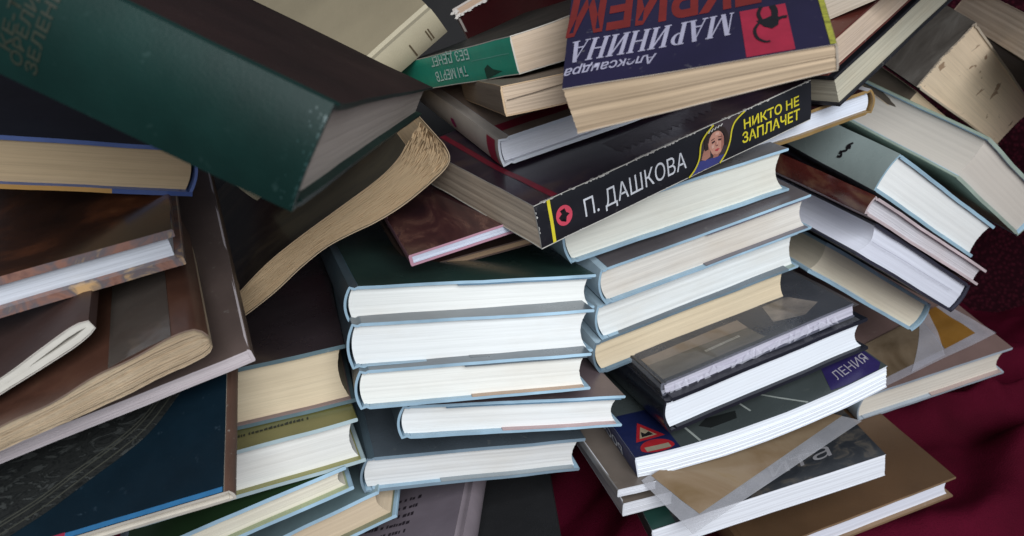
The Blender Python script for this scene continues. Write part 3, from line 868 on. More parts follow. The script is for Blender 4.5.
# ------------------------------------------------------------------ middle stack
SPD = cover((0.07, 0.10, 0.12), 0.35, 0.3, 0.2)
SG = 'blue edged hardbacks in the middle stack'
b = Book('S1', 'hardback_book', 'blue edged white paged hardback with dark green cover topping the middle stack', SG)
b.hard(cover((0.025, 0.055, 0.045), 0.25, 0.35, 0.15, coat=0.4), BLUE, SPD, BLUE, paper((0.8, 0.79, 0.76), 0.12, 0.34, (0.6, 0.52, 0.42), seed=50), 0.0018, 0.003, 0.003, inner=BLUE,
       flap=[('b', cover((0.28, 0.36, 0.30), 0.45, 0.2), 0.43, 0.97), ('u', BLUE_D, 0.43, 0.98)])
b = Book('S2', 'hardback_book', 'blue edged white paged hardback second from the top of the middle stack', SG)
b.hard(SLATE, BLUE, SPD, BLUE, paper((0.78, 0.78, 0.77), 0.12, 0.34, (0.6, 0.52, 0.42), seed=51), 0.0018, 0.003, 0.004, inner=BLUE, flap=[('b', cover((0.16, 0.17, 0.18), 0.45, 0.2), 0.48, 0.97)])
b = Book('S3', 'hardback_book', 'blue edged white paged hardback third from the top of the middle stack', SG)
b.hard(SLATE, BLUE, SPD, BLUE, paper((0.8, 0.78, 0.73), 0.12, 0.34, (0.6, 0.52, 0.42), seed=52), 0.0018, 0.003, 0.003, inner=BLUE, flap=[('b', cover((0.42, 0.30, 0.22), 0.45, 0.2), 0.48, 0.97), ('u', SLATE, 0.45, 0.98)])
b = Book('S4', 'hardback_book', 'blue edged hardback jutting out to the right in the middle stack, mauve cover', SG)
b.hard(cover((0.12, 0.085, 0.09), 0.35, 0.25, 0.2), BLUE, SPD, BLUE, paper((0.77, 0.77, 0.76), 0.12, 0.34, (0.6, 0.52, 0.42), seed=53), 0.0018, 0.003, 0.004, inner=BLUE,
       flap=[('b', cover((0.45, 0.32, 0.32), 0.45, 0.2), 0.45, 0.97), ('u', BLUE_D, 0.2, 0.98)])
b = Book('S5', 'hardback_book', 'grey covered hardback at the bottom of the middle stack, slightly open boards', SG)
b.hard(cover((0.07, 0.085, 0.10), 0.28, 0.25, 0.2, coat=0.3), BLUE, SPD, cover((0.20, 0.27, 0.33), 0.35, 0.3, 0.3), paper((0.74, 0.73, 0.72), 0.12, 0.34, (0.6, 0.52, 0.42), seed=54), 0.0024, 0.004, 0.003, inner=BLUE,
       flap=[('b', cover((0.25, 0.28, 0.30), 0.45, 0.2), 0.35, 0.97)])

# thin pink booklets wedged between
b = Book('Y1', 'paperback_book', 'thin glossy reddish brown softcover with pink edge above the middle stack')
b.soft(mottled([(0.3, (0.03, 0.012, 0.016)), (0.5, (0.075, 0.028, 0.028)), (0.6, (0.15, 0.07, 0.055)), (0.68, (0.05, 0.02, 0.03)), (0.8, (0.11, 0.045, 0.06))], (60, 22, 60), 0.25, 0.9, 12.0, 0.4), cover((0.42, 0.20, 0.24), 0.4, 0.2), paper((0.62, 0.64, 0.74), 0.25, 0.1), th=0.0014, edge=cover((0.50, 0.26, 0.33), 0.5, 0.2), back=cover((0.5, 0.52, 0.58), 0.4, 0.2))
b = Book('Y2', 'paperback_book', 'thin dark brown softcover lying under the pink edged one')
b.soft(cover((0.07, 0.035, 0.028), 0.3, 0.3, coat=0.3), cover((0.2, 0.12, 0.09), 0.4, 0.2), paper((0.42, 0.28, 0.18), 0.3, 0.2), th=0.0009, edge=cover((0.13, 0.08, 0.065), 0.5, 0.2))

# ------------------------------------------------------------------ tilted stack right of the middle
RG = 'blue edged hardbacks in the tilted stack'
b = Book('R1', 'hardback_book', 'thick ivory paged hardback topping the tilted stack under the black paperback', RG)
b.hard(cover((0.14, 0.13, 0.13), 0.3, 0.2), BLUE, BLUE_L, BLUE, paper((0.76, 0.74, 0.66), 0.12, 0.15, seed=16), 0.0018, 0.005, 0.005, inner=BLUE)
b = Book('R2', 'hardback_book', 'hardback with pale cream pages and grey brown cover second in the tilted stack', RG)
b.hard(cover((0.12, 0.105, 0.11), 0.3, 0.2, 0.2), BLUE, BLUE_L, BLUE, paper((0.72, 0.67, 0.61), 0.2, 0.25, seed=17), 0.0018, 0.004, 0.004, inner=BLUE,
       flap=[('b', cover((0.16, 0.15, 0.17), 0.45, 0.2), 0.48, 0.98), ('u', cover((0.12, 0.11, 0.14), 0.45, 0.2), 0.5, 0.98)])
b = Book('R3', 'hardback_book', 'bright white paged hardback third in the tilted stack', RG)
b.hard(SLATE, BLUE, BLUE_L, BLUE, paper((0.79, 0.8, 0.79), 0.12, 0.34, (0.6, 0.52, 0.42), seed=55), 0.0018, 0.004, 0.002, inner=BLUE, flap=[('b', cover((0.24, 0.30, 0.27), 0.45, 0.2), 0.48, 0.98)])
b = Book('R4', 'hardback_book', 'cream paged hardback at the bottom of the tilted stack', RG)
b.hard(SLATE, BLUE_D, BLUE_L, cover((0.13, 0.18, 0.22), 0.35, 0.3, 0.3), CREAM, 0.0018, 0.004, 0.002, inner=BLUE_D)

# ------------------------------------------------------------------ top middle
b = Book('B', 'hardback_book', 'cream hardback with ruled spine resting behind the dark green book')
CRM = cover((0.30, 0.245, 0.16), 0.55, 0.12, 0.2, grain=0.3)
b.hard(CRM, CRM, cover((0.42, 0.36, 0.25), 0.5, 0.12, 0.2, grain=0.3), CRM, TAN_L, 0.0024, 0.002, 0.003, groove=0.0016, hinge=0.010)
br = plain((0.10, 0.07, 0.04))
b.strip('rule', 's', [(9.3, 13), (9.3, 4)], 0.9, br, 0.0004)
b.strip('rule', 's', [(11.2, 13), (11.2, 4)], 0.9, br, 0.0004)
b.strip('rule', 's', [(24.5, 13), (24.5, 2)], 1.0, br, 0.0004)
b = Book('D', 'paperback_book', 'small torn paperback with frayed white corner at the top behind the cream book')
b.soft(cover((0.06, 0.008, 0.010), 0.45, 0.3), cover((0.55, 0.47, 0.44), 0.7, 0.3, 0.5), paper((0.50, 0.35, 0.26), 0.2, 0.3, seed=18), th=0.0018, edge=cover((0.60, 0.52, 0.47), 0.7, 0.25))
wf = [[(q, z), (q + rr.uniform(0.5, 2), z - rr.uniform(0.3, 1.2)), (q + rr.uniform(2, 4), z + rr.uniform(-1, 0.6)), (q + rr.uniform(1, 3), z + rr.uniform(0.6, 1.8))] for q, z in [(rr.uniform(-3, 2), rr.uniform(-2, 6)) for _ in range(14)] + [(k * 3.0, rr.uniform(-1.2, 0.3)) for k in range(14)]]
b.marks('frayed_edge', 't', wf, cover((0.66, 0.60, 0.55), 0.7, 0.2), 0.0008)
b = Book('C', 'paperback_book', 'green spined paperback lying upside down beside the cream book')
GRN = cover((0.018, 0.30, 0.20), 0.4, 0.2, 0.5, wear_c=(0.3, 0.5, 0.42))
b.lift = lambda x, y, z: 0.010 * max(0, (x / 0.107)) ** 1.6 * (z > 0.010) * (z - 0.010) / 0.009
b.soft(cover((0.018, 0.024, 0.018), 0.4, 0.3, 0.3), GRN, paper((0.52, 0.40, 0.30), 0.25, 0.3, seed=19), edge=cover((0.5, 0.46, 0.4), 0.7, 0.2), back=cover((0.55, 0.47, 0.42), 0.6, 0.2))
lt = plain((0.58, 0.74, 0.67))
b.text('spine_lettering', 's', 'ТЫ МЕРТВ', (57, 9.8), (103, 9.4), (0, -1), 5.8, lt, bold=0.01, eps=0.0005)
b.text('spine_lettering', 's', 'БЕЗ ДЕНЕГ', (50, 18.6), (105, 18.6), (0, -1), 5.6, lt, bold=0.01, eps=0.0005)
b.strip('spine_rule', 's', [(4, 11.2), (50, 11.6)], 0.5, plain((0.12, 0.38, 0.29)))
b.marks('spine_dark_patch', 's', [[(16, 3), (36, 0.6), (36, 6), (31, 8), (26, 5)]], plain((0.008, 0.05, 0.035)))  # darker angular patch on the green spine
b = Book('E', 'paperback_book', 'worn coverless paperback with brown pages under the green spined one')
b.soft(cover((0.16, 0.12, 0.09), 0.6, 0.3), paper((0.30, 0.23, 0.17), 0.3, 0.3, seed=20), paper((0.50, 0.38, 0.28), 0.3, 0.35, seed=21), edge=TAN, wav=0.0002)  # spine is the page paper darkened, shade put into its colour
b.strip('crease', 't', [(2, 7.5), (30, 9.5), (60, 11.5), (100, 13)], 0.5, plain((0.12, 0.08, 0.05)), 0.0006)
b = Book('F', 'hardback_book', 'thin hardback with white edges and dark red band on its grey spine')
SPG = cover((0.50, 0.44, 0.39), 0.4, 0.2, 0.3)
b.hard(cover((0.36, 0.27, 0.22), 0.4, 0.25, 0.2), cover((0.07, 0.05, 0.09), 0.4, 0.2), SPG, cover((0.72, 0.74, 0.80), 0.45, 0.1), paper((0.80, 0.80, 0.86), 0.16, 0.1, seed=22), 0.0022, 0.0012, 0.002,
       inner=cover((0.6, 0.6, 0.66), 0.5, 0.1))
RED = cover((0.32, 0.018, 0.05), 0.4, 0.2, 0.2)
b.marks('red_band', 's', [[(4, z), (17, z), (17, z + 1.3), (4, z + 1.3)] for z in (0.3, 1.6, 2.9, 4.2, 5.5, 6.8, 8.1, 9.4, 10.7, 12.0, 13.3, 14.6)], RED, 0.0005)
b.marks('red_band', 'u', [[(8.2, 11), (120, 11), (120, 23), (8.2, 23)]], RED)
b.marks('red_logo', 's', [[(74, 5), (79, 3), (84, 6), (83, 9), (77, 9.5)]], plain((0.28, 0.02, 0.10)), 0.0006)

b = Book('G', 'paperback_book', 'dark purple paperback tilted upside down on top with red title and square emblem')
b.soft(cover((0.012, 0.009, 0.032), 0.42, 0.25, 0.15), mottled([(0.3, (0.05, 0.05, 0.01)), (0.5, (0.32, 0.31, 0.04)), (0.7, (0.08, 0.08, 0.02))], (40, 160, 40), 0.4), TAN_L,
       edge=paper((0.5, 0.42, 0.34)), back=cover((0.02, 0.02, 0.05), 0.4), rough=0.0002, wav=0.0008)
lil = plain((0.33, 0.31, 0.40))
red = plain((0.14, 0.012, 0.010))
b.text('title_lettering', 'u', 'РЕКВИЕМ', (9, 120.5), (108, 121.6), (0, 1), 30, red, shear=0.12, bold=0.035)
b.marks('title_lettering', 'u', serif_text('МАРИНИНА', (35.5, 156.2), (104.5, 157.5), (0, 1), 16.0, 0.3), lil, 0.0002)
b.text('title_lettering', 'u', 'Александра', (68, 176.3), (107, 177.2), (0, 1), 6.2, lil, shear=0.28, bold=0.012)
b.text('title_lettering', 'u', 'Том 2', (84, 110.5), (104, 111), (0, 1), 7, lil, shear=0.2)
b.marks('red_square', 'u', [[(33.4, 156.5), (33.4, 189.6), (15.2, 189.6), (15.2, 156.5)]], plain((0.26, 0.013, 0.034)), 0.0002)
b.marks('yellow_stripe', 'u', [[(0.5, y), (2.6, y), (2.6, y + 19), (0.5, y + 19)] for y in range(0, 190, 19)], mottled([(0.3, (0.05, 0.05, 0.01)), (0.5, (0.32, 0.31, 0.04)), (0.7, (0.08, 0.08, 0.02))], (40, 160, 40), 0.4), 0.0002)
blk = plain((0.006, 0.005, 0.007))
b.marks('emblem', 'u', [[(27.5, 166), (25, 171), (22, 173.5), (19.5, 171.5), (18.6, 166), (20.5, 163.5), (24, 165.5)]], blk, 0.0004)
b.strip('emblem', 'u', smooth_poly([(26, 167), (28.6, 172), (28.2, 178), (25.5, 181.5), (23.6, 181.6)], 5), 1.3, blk, 0.00045)
b.strip('emblem', 'u', smooth_poly([(25.5, 167), (26.2, 161), (24.6, 156.2)], 5), 1.5, blk, 0.00045)
b.strip('emblem', 'u', smooth_poly([(20.5, 167), (19.8, 161), (20.4, 156.6)], 5), 2.6, blk, 0.00045)
b.strip('emblem', 'u', smooth_poly([(20, 168), (17.6, 166.6), (15.6, 166.8)], 5), 1.9, blk, 0.00045)

b = Book('H', 'paperback_book', 'black paperback with white and yellow lettering and a small portrait on its spine')
BLK = cover((0.013, 0.013, 0.017), 0.38, 0.3, 0.35, wear_c=(0.22, 0.2, 0.2))
PUR = mottled([(0.3, (0.012, 0.008, 0.014)), (0.55, (0.026, 0.015, 0.026)), (0.66, (0.05, 0.03, 0.03)), (0.78, (0.025, 0.014, 0.024))], (30, 12, 30), 0.35, 1.0, 6.0, 0.25)
b.soft(cover((0.02, 0.02, 0.03), 0.4), BLK, paper((0.58, 0.47, 0.36), 0.22, 0.35, (0.35, 0.26, 0.18), seed=23), edge=cover((0.55, 0.52, 0.47), 0.7, 0.3), back=PUR, rough=0.0002)
wht = plain((0.68, 0.68, 0.72))
yel = plain((0.66, 0.56, 0.03))
b.marks('yellow_bar', 's', [[(7.9, 0.2), (9.9, 0.2), (9.4, 25.5), (7.4, 25.5)]], yel)
pink = plain((0.58, 0.06, 0.10))
b.marks('round_emblem', 's', [[(16.9 + 5.3 * math.cos(a * 0.2618), 12.9 + 6.0 * math.sin(a * 0.2618)) for a in range(24)]], pink)
b.marks('round_emblem', 's', [[(13.2, 13), (15.5, 11.5), (14.6, 9.4), (16.8, 10.6), (17.8, 8.8), (18.4, 11.4), (20.4, 13.0), (18.2, 14.0), (17.4, 17), (16.4, 14.4), (14.4, 15.4)]], blk, 0.0003)
b.text('author_lettering', 's', 'П. ДАШКОВА', (30.2, 19.6), (103.6, 18.9), (0, -1), 10.6, wht)
b.text('title_lettering', 's', 'НИКТО НЕ', (150.2, 11.6), (197.4, 12.4), (0, -1), 6.0, yel, bold=0.018)
b.text('title_lettering', 's', 'ЗАПЛАЧЕТ', (148.4, 20.2), (197.9, 21.6), (0, -1), 6.6, yel, bold=0.018)
# printed portrait: hair, face, dress
cl = smooth_poly([(126, 0.4), (119.5, 4.2), (115.4, 8.6), (113.2, 17.0), (109.5, 22.2), (104.5, 25.6)], 5)
cr = smooth_poly([(151, 0.3), (143.5, 3.6), (140.0, 8.0), (137.8, 15.0), (134.2, 21.0), (129, 25.6)], 5)
b.marks('portrait_ground', 's', [[cl[i], cl[i + 1], cr[i + 1], cr[i]] for i in range(len(cl) - 1)], plain((0.05, 0.035, 0.04)), 0.0002)
b.marks('portrait_dress', 's', [[(112.2, 18.8), (118, 19.6), (125, 20.6), (133.5, 21.4), (130, 25.3), (106, 25.3)]], plain((0.045, 0.05, 0.20)), 0.00035)
skin = plain((0.56, 0.27, 0.20))
b.marks('portrait_face', 's', [[(115, 18.5), (117, 14), (121, 10), (122.5, 12), (122, 19), (118, 20)]], plain((0.40, 0.18, 0.13)), 0.0004)
fc = (127.4, 12.4)
b.marks('portrait_face', 's', [[(fc[0] + 6.2 * math.cos(a * 0.3142) * (1.0 if math.sin(a * 0.3142) < 0 else 0.88), fc[1] + 7.8 * math.sin(a * 0.3142)) for a in range(20)]], skin, 0.00045)
hair = plain((0.03, 0.018, 0.015))
b.strip('portrait_hair', 's', smooth_poly([(119.5, 14), (119.6, 8), (123, 4.4), (128, 3.4), (133, 5.4), (135.4, 10), (135.2, 16)], 5), 2.8, hair, 0.0006)
feat = plain((0.07, 0.03, 0.03))
b.marks('portrait_features', 's', [[(123.6, 10.4), (126.2, 10.0), (126.2, 11.2), (123.8, 11.5)], [(128.8, 10.0), (131.4, 10.6), (131.2, 11.7), (128.8, 11.2)], [(123.3, 9.0), (126.2, 8.6), (126.2, 9.1), (123.4, 9.5)], [(128.7, 8.6), (131.6, 9.2), (131.6, 9.7), (128.7, 9.1)], [(126.9, 13.6), (128.3, 13.6), (128.3, 14.1), (126.9, 14.1)]], feat, 0.0006)
b.marks('portrait_features', 's', [[(125.4, 16.2), (127.5, 15.7), (129.7, 16.3), (127.6, 17.5)]], plain((0.42, 0.05, 0.06)), 0.0006)
b.marks('portrait_shade', 's', [[(131.2, 7), (133.4, 10), (133.0, 15), (130.4, 18.6), (131.2, 13)], [(124.6, 18), (127.5, 19.4), (130, 18.4), (128, 21), (124, 20.6)], [(126.6, 11.4), (127.2, 11.2), (127.0, 13.8), (126.4, 13.9)]], plain((0.36, 0.15, 0.11)), 0.00052)
b.marks('portrait_highlight', 's', [[(123.2, 12.6), (125.4, 12.2), (125.2, 14.4), (123.6, 14.6)], [(127.4, 5.6), (130, 6.2), (129.6, 7.6), (126.8, 7.2)], [(127.6, 11), (128.1, 11), (128.2, 13), (127.7, 13)]], plain((0.68, 0.40, 0.32)), 0.00053)
b.marks('portrait_highlight', 's', [[(119 + k * 2.4, 4.2 - 0.3 * k), (120.6 + k * 2.4, 2.6 - 0.2 * k), (121.2 + k * 2.4, 3.0 - 0.2 * k), (119.6 + k * 2.4, 4.8 - 0.3 * k)] for k in range(6)], plain((0.6, 0.58, 0.55)), 0.00065)
b.strip('yellow_curve', 's', cl, 1.1, yel, 0.0007)
b.strip('yellow_curve', 's', cr, 1.1, yel, 0.0007)
chips = []
for k in range(130):
    a = rr.uniform(2, 206)
    if noise.noise(Vector((a * 0.09, 3.1, 0))) < 0.02 and rr.random() > 0.12:
        continue
    w, hgt = rr.uniform(0.4, 2.4), rr.uniform(0.25, 1.0)
    chips.append([(a, 0.02), (a + w, 0.02), (a + w * 0.7, hgt), (a + w * 0.2, hgt * 0.8)])
for k in range(7):
    a = rr.uniform(0, 24)
    chips.append([(0.1, a), (0.1, a + 1.6), (rr.uniform(0.3, 1.0), a + 1.2), (rr.uniform(0.2, 0.6), a + 0.3)])
for k in range(70):
    a = rr.uniform(2, 206)
    if noise.noise(Vector((a * 0.11, 8.1, 0))) < 0.0:
        continue
    w, hgt = rr.uniform(0.4, 2.0), rr.uniform(0.2, 0.5)
    chips.append([(a, 25.65), (a + w, 25.65), (a + w * 0.7, 25.65 - hgt), (a + w * 0.2, 25.65 - hgt)])
b.marks('worn_edges', 's', chips, plain((0.58, 0.55, 0.52)), 0.0003)
chips = []
for k in range(120):
    a = rr.uniform(2, 206)
    if noise.noise(Vector((a * 0.09, 3.1, 0))) < 0.02 and rr.random() > 0.12:
        continue
    w, hgt = rr.uniform(0.4, 3.4), rr.uniform(0.2, 0.9)
    chips.append([(0.5, a), (0.5, a + w), (0.5 + hgt, a + w * 0.7), (0.5 + hgt * 0.7, a + w * 0.2)])
b.marks('worn_edges', 'b', chips, plain((0.50, 0.47, 0.45)), 0.0002)
b.strip('red_stripe', 'b', [(137, 17.5), (60, 13.5), (0.8, 13.8)], 4.0, plain((0.15, 0.008, 0.02)))
b.marks('small_print', 'b', [[(x, 90 + k * 5.2), (x - rr.uniform(6, 26), 70 + k * 5.2), (x - 20, 71 + k * 5.2), (x, 71 + k * 5.2)] for k in range(14) for x in (34, )], plain((0.042, 0.032, 0.042)))

b = Book('I', 'hardback_book', 'white paged hardback with gold brown lower board poking out behind the black paperback')
b.hard(cover((0.03, 0.01, 0.012), 0.35, 0.3), cover((0.20, 0.12, 0.05), 0.35, 0.3), cover((0.42, 0.40, 0.42), 0.4, 0.25, 0.4), cover((0.26, 0.16, 0.06), 0.35, 0.4, 0.2), paper((0.70, 0.73, 0.82), 0.15, 0.1, seed=24), 0.0022, 0.003, 0.003)

# ------------------------------------------------------------------ top right
b = Book('J2', 'hardback_book', 'beige paged hardback with black covers leaning steeply at the top right')
BK = cover((0.010, 0.010, 0.014), 0.45, 0.3, 0.2)
b.hard(BK, BK, BK, BK, paper((0.50, 0.46, 0.36), 0.22, 0.25, seed=25), 0.0022, 0.003, 0.0, sq=0.0015)
b = Book('J1', 'paperback_book', 'tan paged paperback with dark red cover leaning against the black covered one')
DR = cover((0.09, 0.018, 0.012), 0.5, 0.3, 0.4)
b.soft(DR, DR, paper((0.52, 0.40, 0.31), 0.22, 0.3, seed=26), th=0.0012, edge=DR)
b = Book('J0', 'paperback_book', 'cream paged paperback at the top edge above the dark red one')
b.soft(cover((0.1, 0.1, 0.09), 0.5), cover((0.1, 0.1, 0.09), 0.5), paper((0.55, 0.46, 0.37), 0.2, 0.3, seed=27))
b = Book('K', 'hardback_book', 'battered thick old book with stained tan pages and frayed dark spine at the top right')
OLD = mottled([(0.3, (0.06, 0.048, 0.038)), (0.5, (0.12, 0.10, 0.085)), (0.64, (0.17, 0.15, 0.13)), (0.75, (0.08, 0.06, 0.05))], (22, 60, 22), 0.75, 0.8, 8.0, 0.0)
b.hard(cover((0.5, 0.42, 0.34), 0.75, 0.3, 0.5), cover((0.5, 0.42, 0.34), 0.75, 0.3, 0.5), OLD, paper((0.55, 0.46, 0.36), 0.3, 0.4), paper((0.84, 0.65, 0.46), 0.22, 0.25, (0.56, 0.4, 0.25), spots=0.7, seed=28), 0.0016, 0.002, 0.002, sq=0.001)
fr = []
for k in range(70):
    zz = rr.uniform(0.5, 56)
    fr.append([(-0.6, zz), (rr.uniform(0.4, 1.2), zz + 0.8), (rr.uniform(0.8, 3.4), zz + rr.uniform(0.6, 2.4)), (rr.uniform(-0.4, 0.6), zz + 1.6)])
b.marks('frayed_edge', 't', fr, cover((0.40, 0.32, 0.25), 0.8, 0.3), 0.0008)
b = Book('K4', 'paperback_book', 'worn tan board covered book squeezed between the battered old book and the pale green hardback')
b.soft(cover((0.40, 0.30, 0.21), 0.75, 0.3, 0.4), cover((0.10, 0.075, 0.055), 0.75, 0.3, 0.4), paper((0.62, 0.48, 0.34), 0.25, 0.35, seed=45))
b = Book('K2', 'paperback_book', 'tan paged paperback in the top right corner behind the battered old book')
b.soft(cover((0.14, 0.11, 0.09), 0.6), cover((0.14, 0.11, 0.09), 0.6), paper((0.62, 0.49, 0.38), 0.2, 0.3, seed=29))
b.strip('crack', 't', smooth_poly([(0, 14), (12, 16.5), (25, 19.5), (40, 24)], 4), 0.7, plain((0.10, 0.06, 0.04)), 0.0006)
b = Book('K3', 'paperback_book', 'paperback painted brown for shade beneath the tan one in the top right corner')
b.soft(cover((0.10, 0.08, 0.065), 0.6), cover((0.10, 0.08, 0.065), 0.6), paper((0.34, 0.27, 0.21), 0.2, 0.3, seed=30))  # colours of the tan paperback darkened, with shade put into them
b = Book('L', 'hardback_book', 'pale green hardback with grey fore edge and pinkish white tail at the right')
PG = cover((0.24, 0.29, 0.21), 0.45, 0.2, 0.25)
b.hard(PG, PG, BLUE, cover((0.33, 0.39, 0.33), 0.4, 0.3, 0.3), paper((0.64, 0.57, 0.50), 0.03, 0.05, (0.5, 0.44, 0.38), seed=31), 0.0026, 0.003, 0.002, inner=BLUE, sq=0.0028)
b = Book('M', 'hardback_book', 'grey green spined hardback with bright white pages and blue edges at the right')
MG = cover((0.27, 0.32, 0.31), 0.28, 0.15, 0.15, coat=0.3)
b.hard(BLUE_L, BLUE, MG, cover((0.32, 0.46, 0.55), 0.4, 0.25, 0.3), paper((0.82, 0.81, 0.79), 0.05, 0.06, seed=32), 0.0024, 0.0025, 0.003, inner=BLUE, hinge=0.005, groove=0.0004, sq=0.0022)
gl = []
b.strip('spine_ornament', 's', smooth_poly([(36.0, 21.5), (38.4, 18), (36.8, 15), (39.6, 12.6), (38, 9.6), (41, 8.6)], 5), 1.7, blk, 0.0005)
b.marks('spine_ornament', 's', [[(34.6, 17), (37, 16), (38, 18.6), (36, 19.5)], [(38.8, 11), (41.2, 10.4), (41.4, 13), (39.4, 13.6)]], blk, 0.0005)
b = Book('N', 'hardback_book', 'thin dark red brown hardback with rough pinkish pages at the right')
NR = mottled([(0.3, (0.025, 0.006, 0.005)), (0.52, (0.06, 0.012, 0.010)), (0.66, (0.13, 0.06, 0.035)), (0.78, (0.05, 0.02, 0.015))], (30, 14, 30), 0.22, 0.8, 9.0, 0.5)
b.hard(NR, cover((0.45, 0.33, 0.33), 0.5, 0.3, 0.5), NR, cover((0.50, 0.40, 0.41), 0.6, 0.3, 0.5), LILAC, 0.0018, 0.0012, 0.001, hinge=0.005)
b = Book('O', 'hardback_book', 'hardback with lilac white pages, shaded fore edge and black boards at the right')
b.hard(BK, cover((0.015, 0.02, 0.04), 0.35, 0.3), BK, cover((0.03, 0.03, 0.045), 0.4, 0.3, 0.3), paper((0.70, 0.70, 0.78), 0.1, 0.1, (0.55, 0.53, 0.6), seed=33), 0.002, 0.004, 0.006, sq=0.0022)
b.strip('page_seam', 't', [(20, 13.5), (70, 12.6), (128, 12.2)], 0.35, plain((0.42, 0.42, 0.5)), 0.0004)
b = Book('P', 'hardback_book', 'cream paged hardback with blue boards beneath the lilac paged one at the right')
b.hard(SLATE, BLUE, BLUE_L, BLUE, paper((0.72, 0.63, 0.50), 0.12, 0.15, seed=34), 0.0024, 0.004, 0.003, inner=BLUE, flap=[('b', BLUE_L, 0.5, 0.98)])

# ------------------------------------------------------------------ lower right
b = Book('Q1', 'hardback_book', 'dark glossy picture book in clear plastic wrap under the tilted stack')
NV = cover((0.007, 0.010, 0.018), 0.3, 0.3, 0.1, spec=0.3)
b.hard(NV, NV, NV, cover((0.10, 0.10, 0.13), 0.25, 0.3, 0.2), paper((0.55, 0.52, 0.60), 0.55, 0.5, (0.35, 0.32, 0.42), seed=35), 0.0016, 0.0012, 0.0, sq=0.0006, hinge=0.005)
b.marks('cover_picture', 'u', [[(4, 3), (78, 3), (74, 30), (4, 30)]], mottled([(0.3, (0.035, 0.027, 0.02)), (0.55, (0.065, 0.053, 0.038)), (0.75, (0.10, 0.08, 0.06))], (14, 50, 14), 0.3, 1.0, 2.0, 0.15), 0.0002)
b.marks('cover_band', 'u', [[(4, 22), (76, 19), (76, 31), (4, 31)]], plain((0.16, 0.12, 0.09), 0.3), 0.0003)
b.marks('cover_picture', 'u', [[(92, 14), (112, 8), (128, 16), (118, 34), (98, 34)]], mottled([(0.3, (0.02, 0.02, 0.025)), (0.5, (0.12, 0.10, 0.085)), (0.7, (0.22, 0.18, 0.15))], (40, 40, 40), 0.3, 1.0, 3.0, 0.15), 0.0002)
lines = []
x = 40
while x < 66:
    w = rr.uniform(0.8, 1.6)
    lines.append([(x, 11.4 + (x - 40) * 0.05), (x + w, 11.4 + (x - 40) * 0.05), (x + w, 13.8 + (x - 40) * 0.05), (x, 13.8 + (x - 40) * 0.05)])
    x += w + 0.6
b.marks('small_print', 'u', lines, plain((0.3, 0.28, 0.24)), 0.0004)
# the plastic wrap: thin sleeve round the boards
bm = bmesh.new()
P = [(b.W + 0.001, b.T + 0.0006), (0.004, b.T + 0.0006), (-0.0012, b.T), (-0.002, b.T / 2), (-0.0012, 0), (0.004, -0.0006), (b.W + 0.001, -0.0006)]
P = resample(P, 40)
sweep(bm, P, offset(P, 0.0002), lin(-0.004, b.H + 0.002, 6), lambda x, y, z: Vector((x, y, (z + 0.0004 * math.sin(x * 260 + y * 90)) * b.sz)), (0, 0, 0, 0), 1)
b.part('plastic_wrap', bm, [vinyl((0.75, 0.74, 0.78), 0.04, 0.1)])
b.marks('crinkled_wrap_edge', 't', [[(k * 2.4 + rr.uniform(-1, 1), rr.uniform(0.5, 4)), (k * 2.4 + rr.uniform(3, 8), rr.uniform(0.5, 5)), (k * 2.4 + rr.uniform(2, 7), rr.uniform(4, 9)), (k * 2.4 + rr.uniform(-1, 2), rr.uniform(4, 9))] for k in range(0, 54, 2)], vinyl((0.80, 0.78, 0.88), 0.35, 0.2), 0.0009)

b = Book('Q2', 'hardback_book', 'black hardback with bright white pages under the plastic wrapped one')
NB = cover((0.008, 0.009, 0.014), 0.3, 0.3, 0.2, coat=0.3)
b.hard(NB, NB, NB, cover((0.012, 0.013, 0.02), 0.35, 0.3), paper((0.80, 0.82, 0.87), 0.04, 0.05, seed=36), 0.0026, 0.003, 0.005)

b = Book('Q3', 'paperback_book', 'road rules softcover with traffic sign pictures and blue spine, bending downward')
b.sag = 0.0075
ROAD = cover((0.055, 0.065, 0.065), 0.3, 0.25, 0.1, coat=0.3)
b.soft(ROAD, cover((0.018, 0.035, 0.14), 0.3, 0.25, 0.2, coat=0.2), paper((0.80, 0.82, 0.87), 0.06, 0.05, seed=37), edge=cover((0.7, 0.72, 0.78), 0.6, 0.1), rough=0.0003)
b.marks('blue_corner', 'u', [[(x, 0.2), (x + 6.1, 0.2), (x + 6.1, 44), (x, 44)] for x in (0.4, 6.4, 12.4, 18.4, 24.4)], plain((0.010, 0.015, 0.06), 0.3), 0.0002)
rd = plain((0.32, 0.014, 0.02), 0.35)
b.marks('triangle_sign', 'u', [[(7, 13), (27, 14.5), (16, 32)]], rd, 0.0004)
b.marks('triangle_sign', 'u', [[(10.5, 15.5), (22.5, 16.5), (16, 27)]], plain((0.28, 0.22, 0.15), 0.35), 0.0005)
b.marks('triangle_sign', 'u', [[(12.6, 16.6), (20.6, 17.2), (19, 21), (16, 19.5), (14, 22)]], blk, 0.0006)
b.marks('round_sign', 'u', [[(17.5 + 11 * math.cos(a * 0.2618), 4.6 + 8.0 * math.sin(a * 0.2618) * (1 if math.sin(a * 0.2618) > 0 else 0.5)) for a in range(24)]], rd, 0.0004)
b.marks('round_sign', 'u', [[(9.5, 2.4), (25.5, 2.4), (25.5, 6.6), (9.5, 6.6)]], plain((0.26, 0.22, 0.16), 0.35), 0.0005)
wl_ = plain((0.30, 0.32, 0.30), 0.4)
b.strip('road_line', 'u', [(44, 0.4), (41, 20), (38, 40)], 1.6, wl_, 0.0003)
b.strip('road_line', 'u', [(86, 12), (84, 22)], 1.4, wl_, 0.0003)
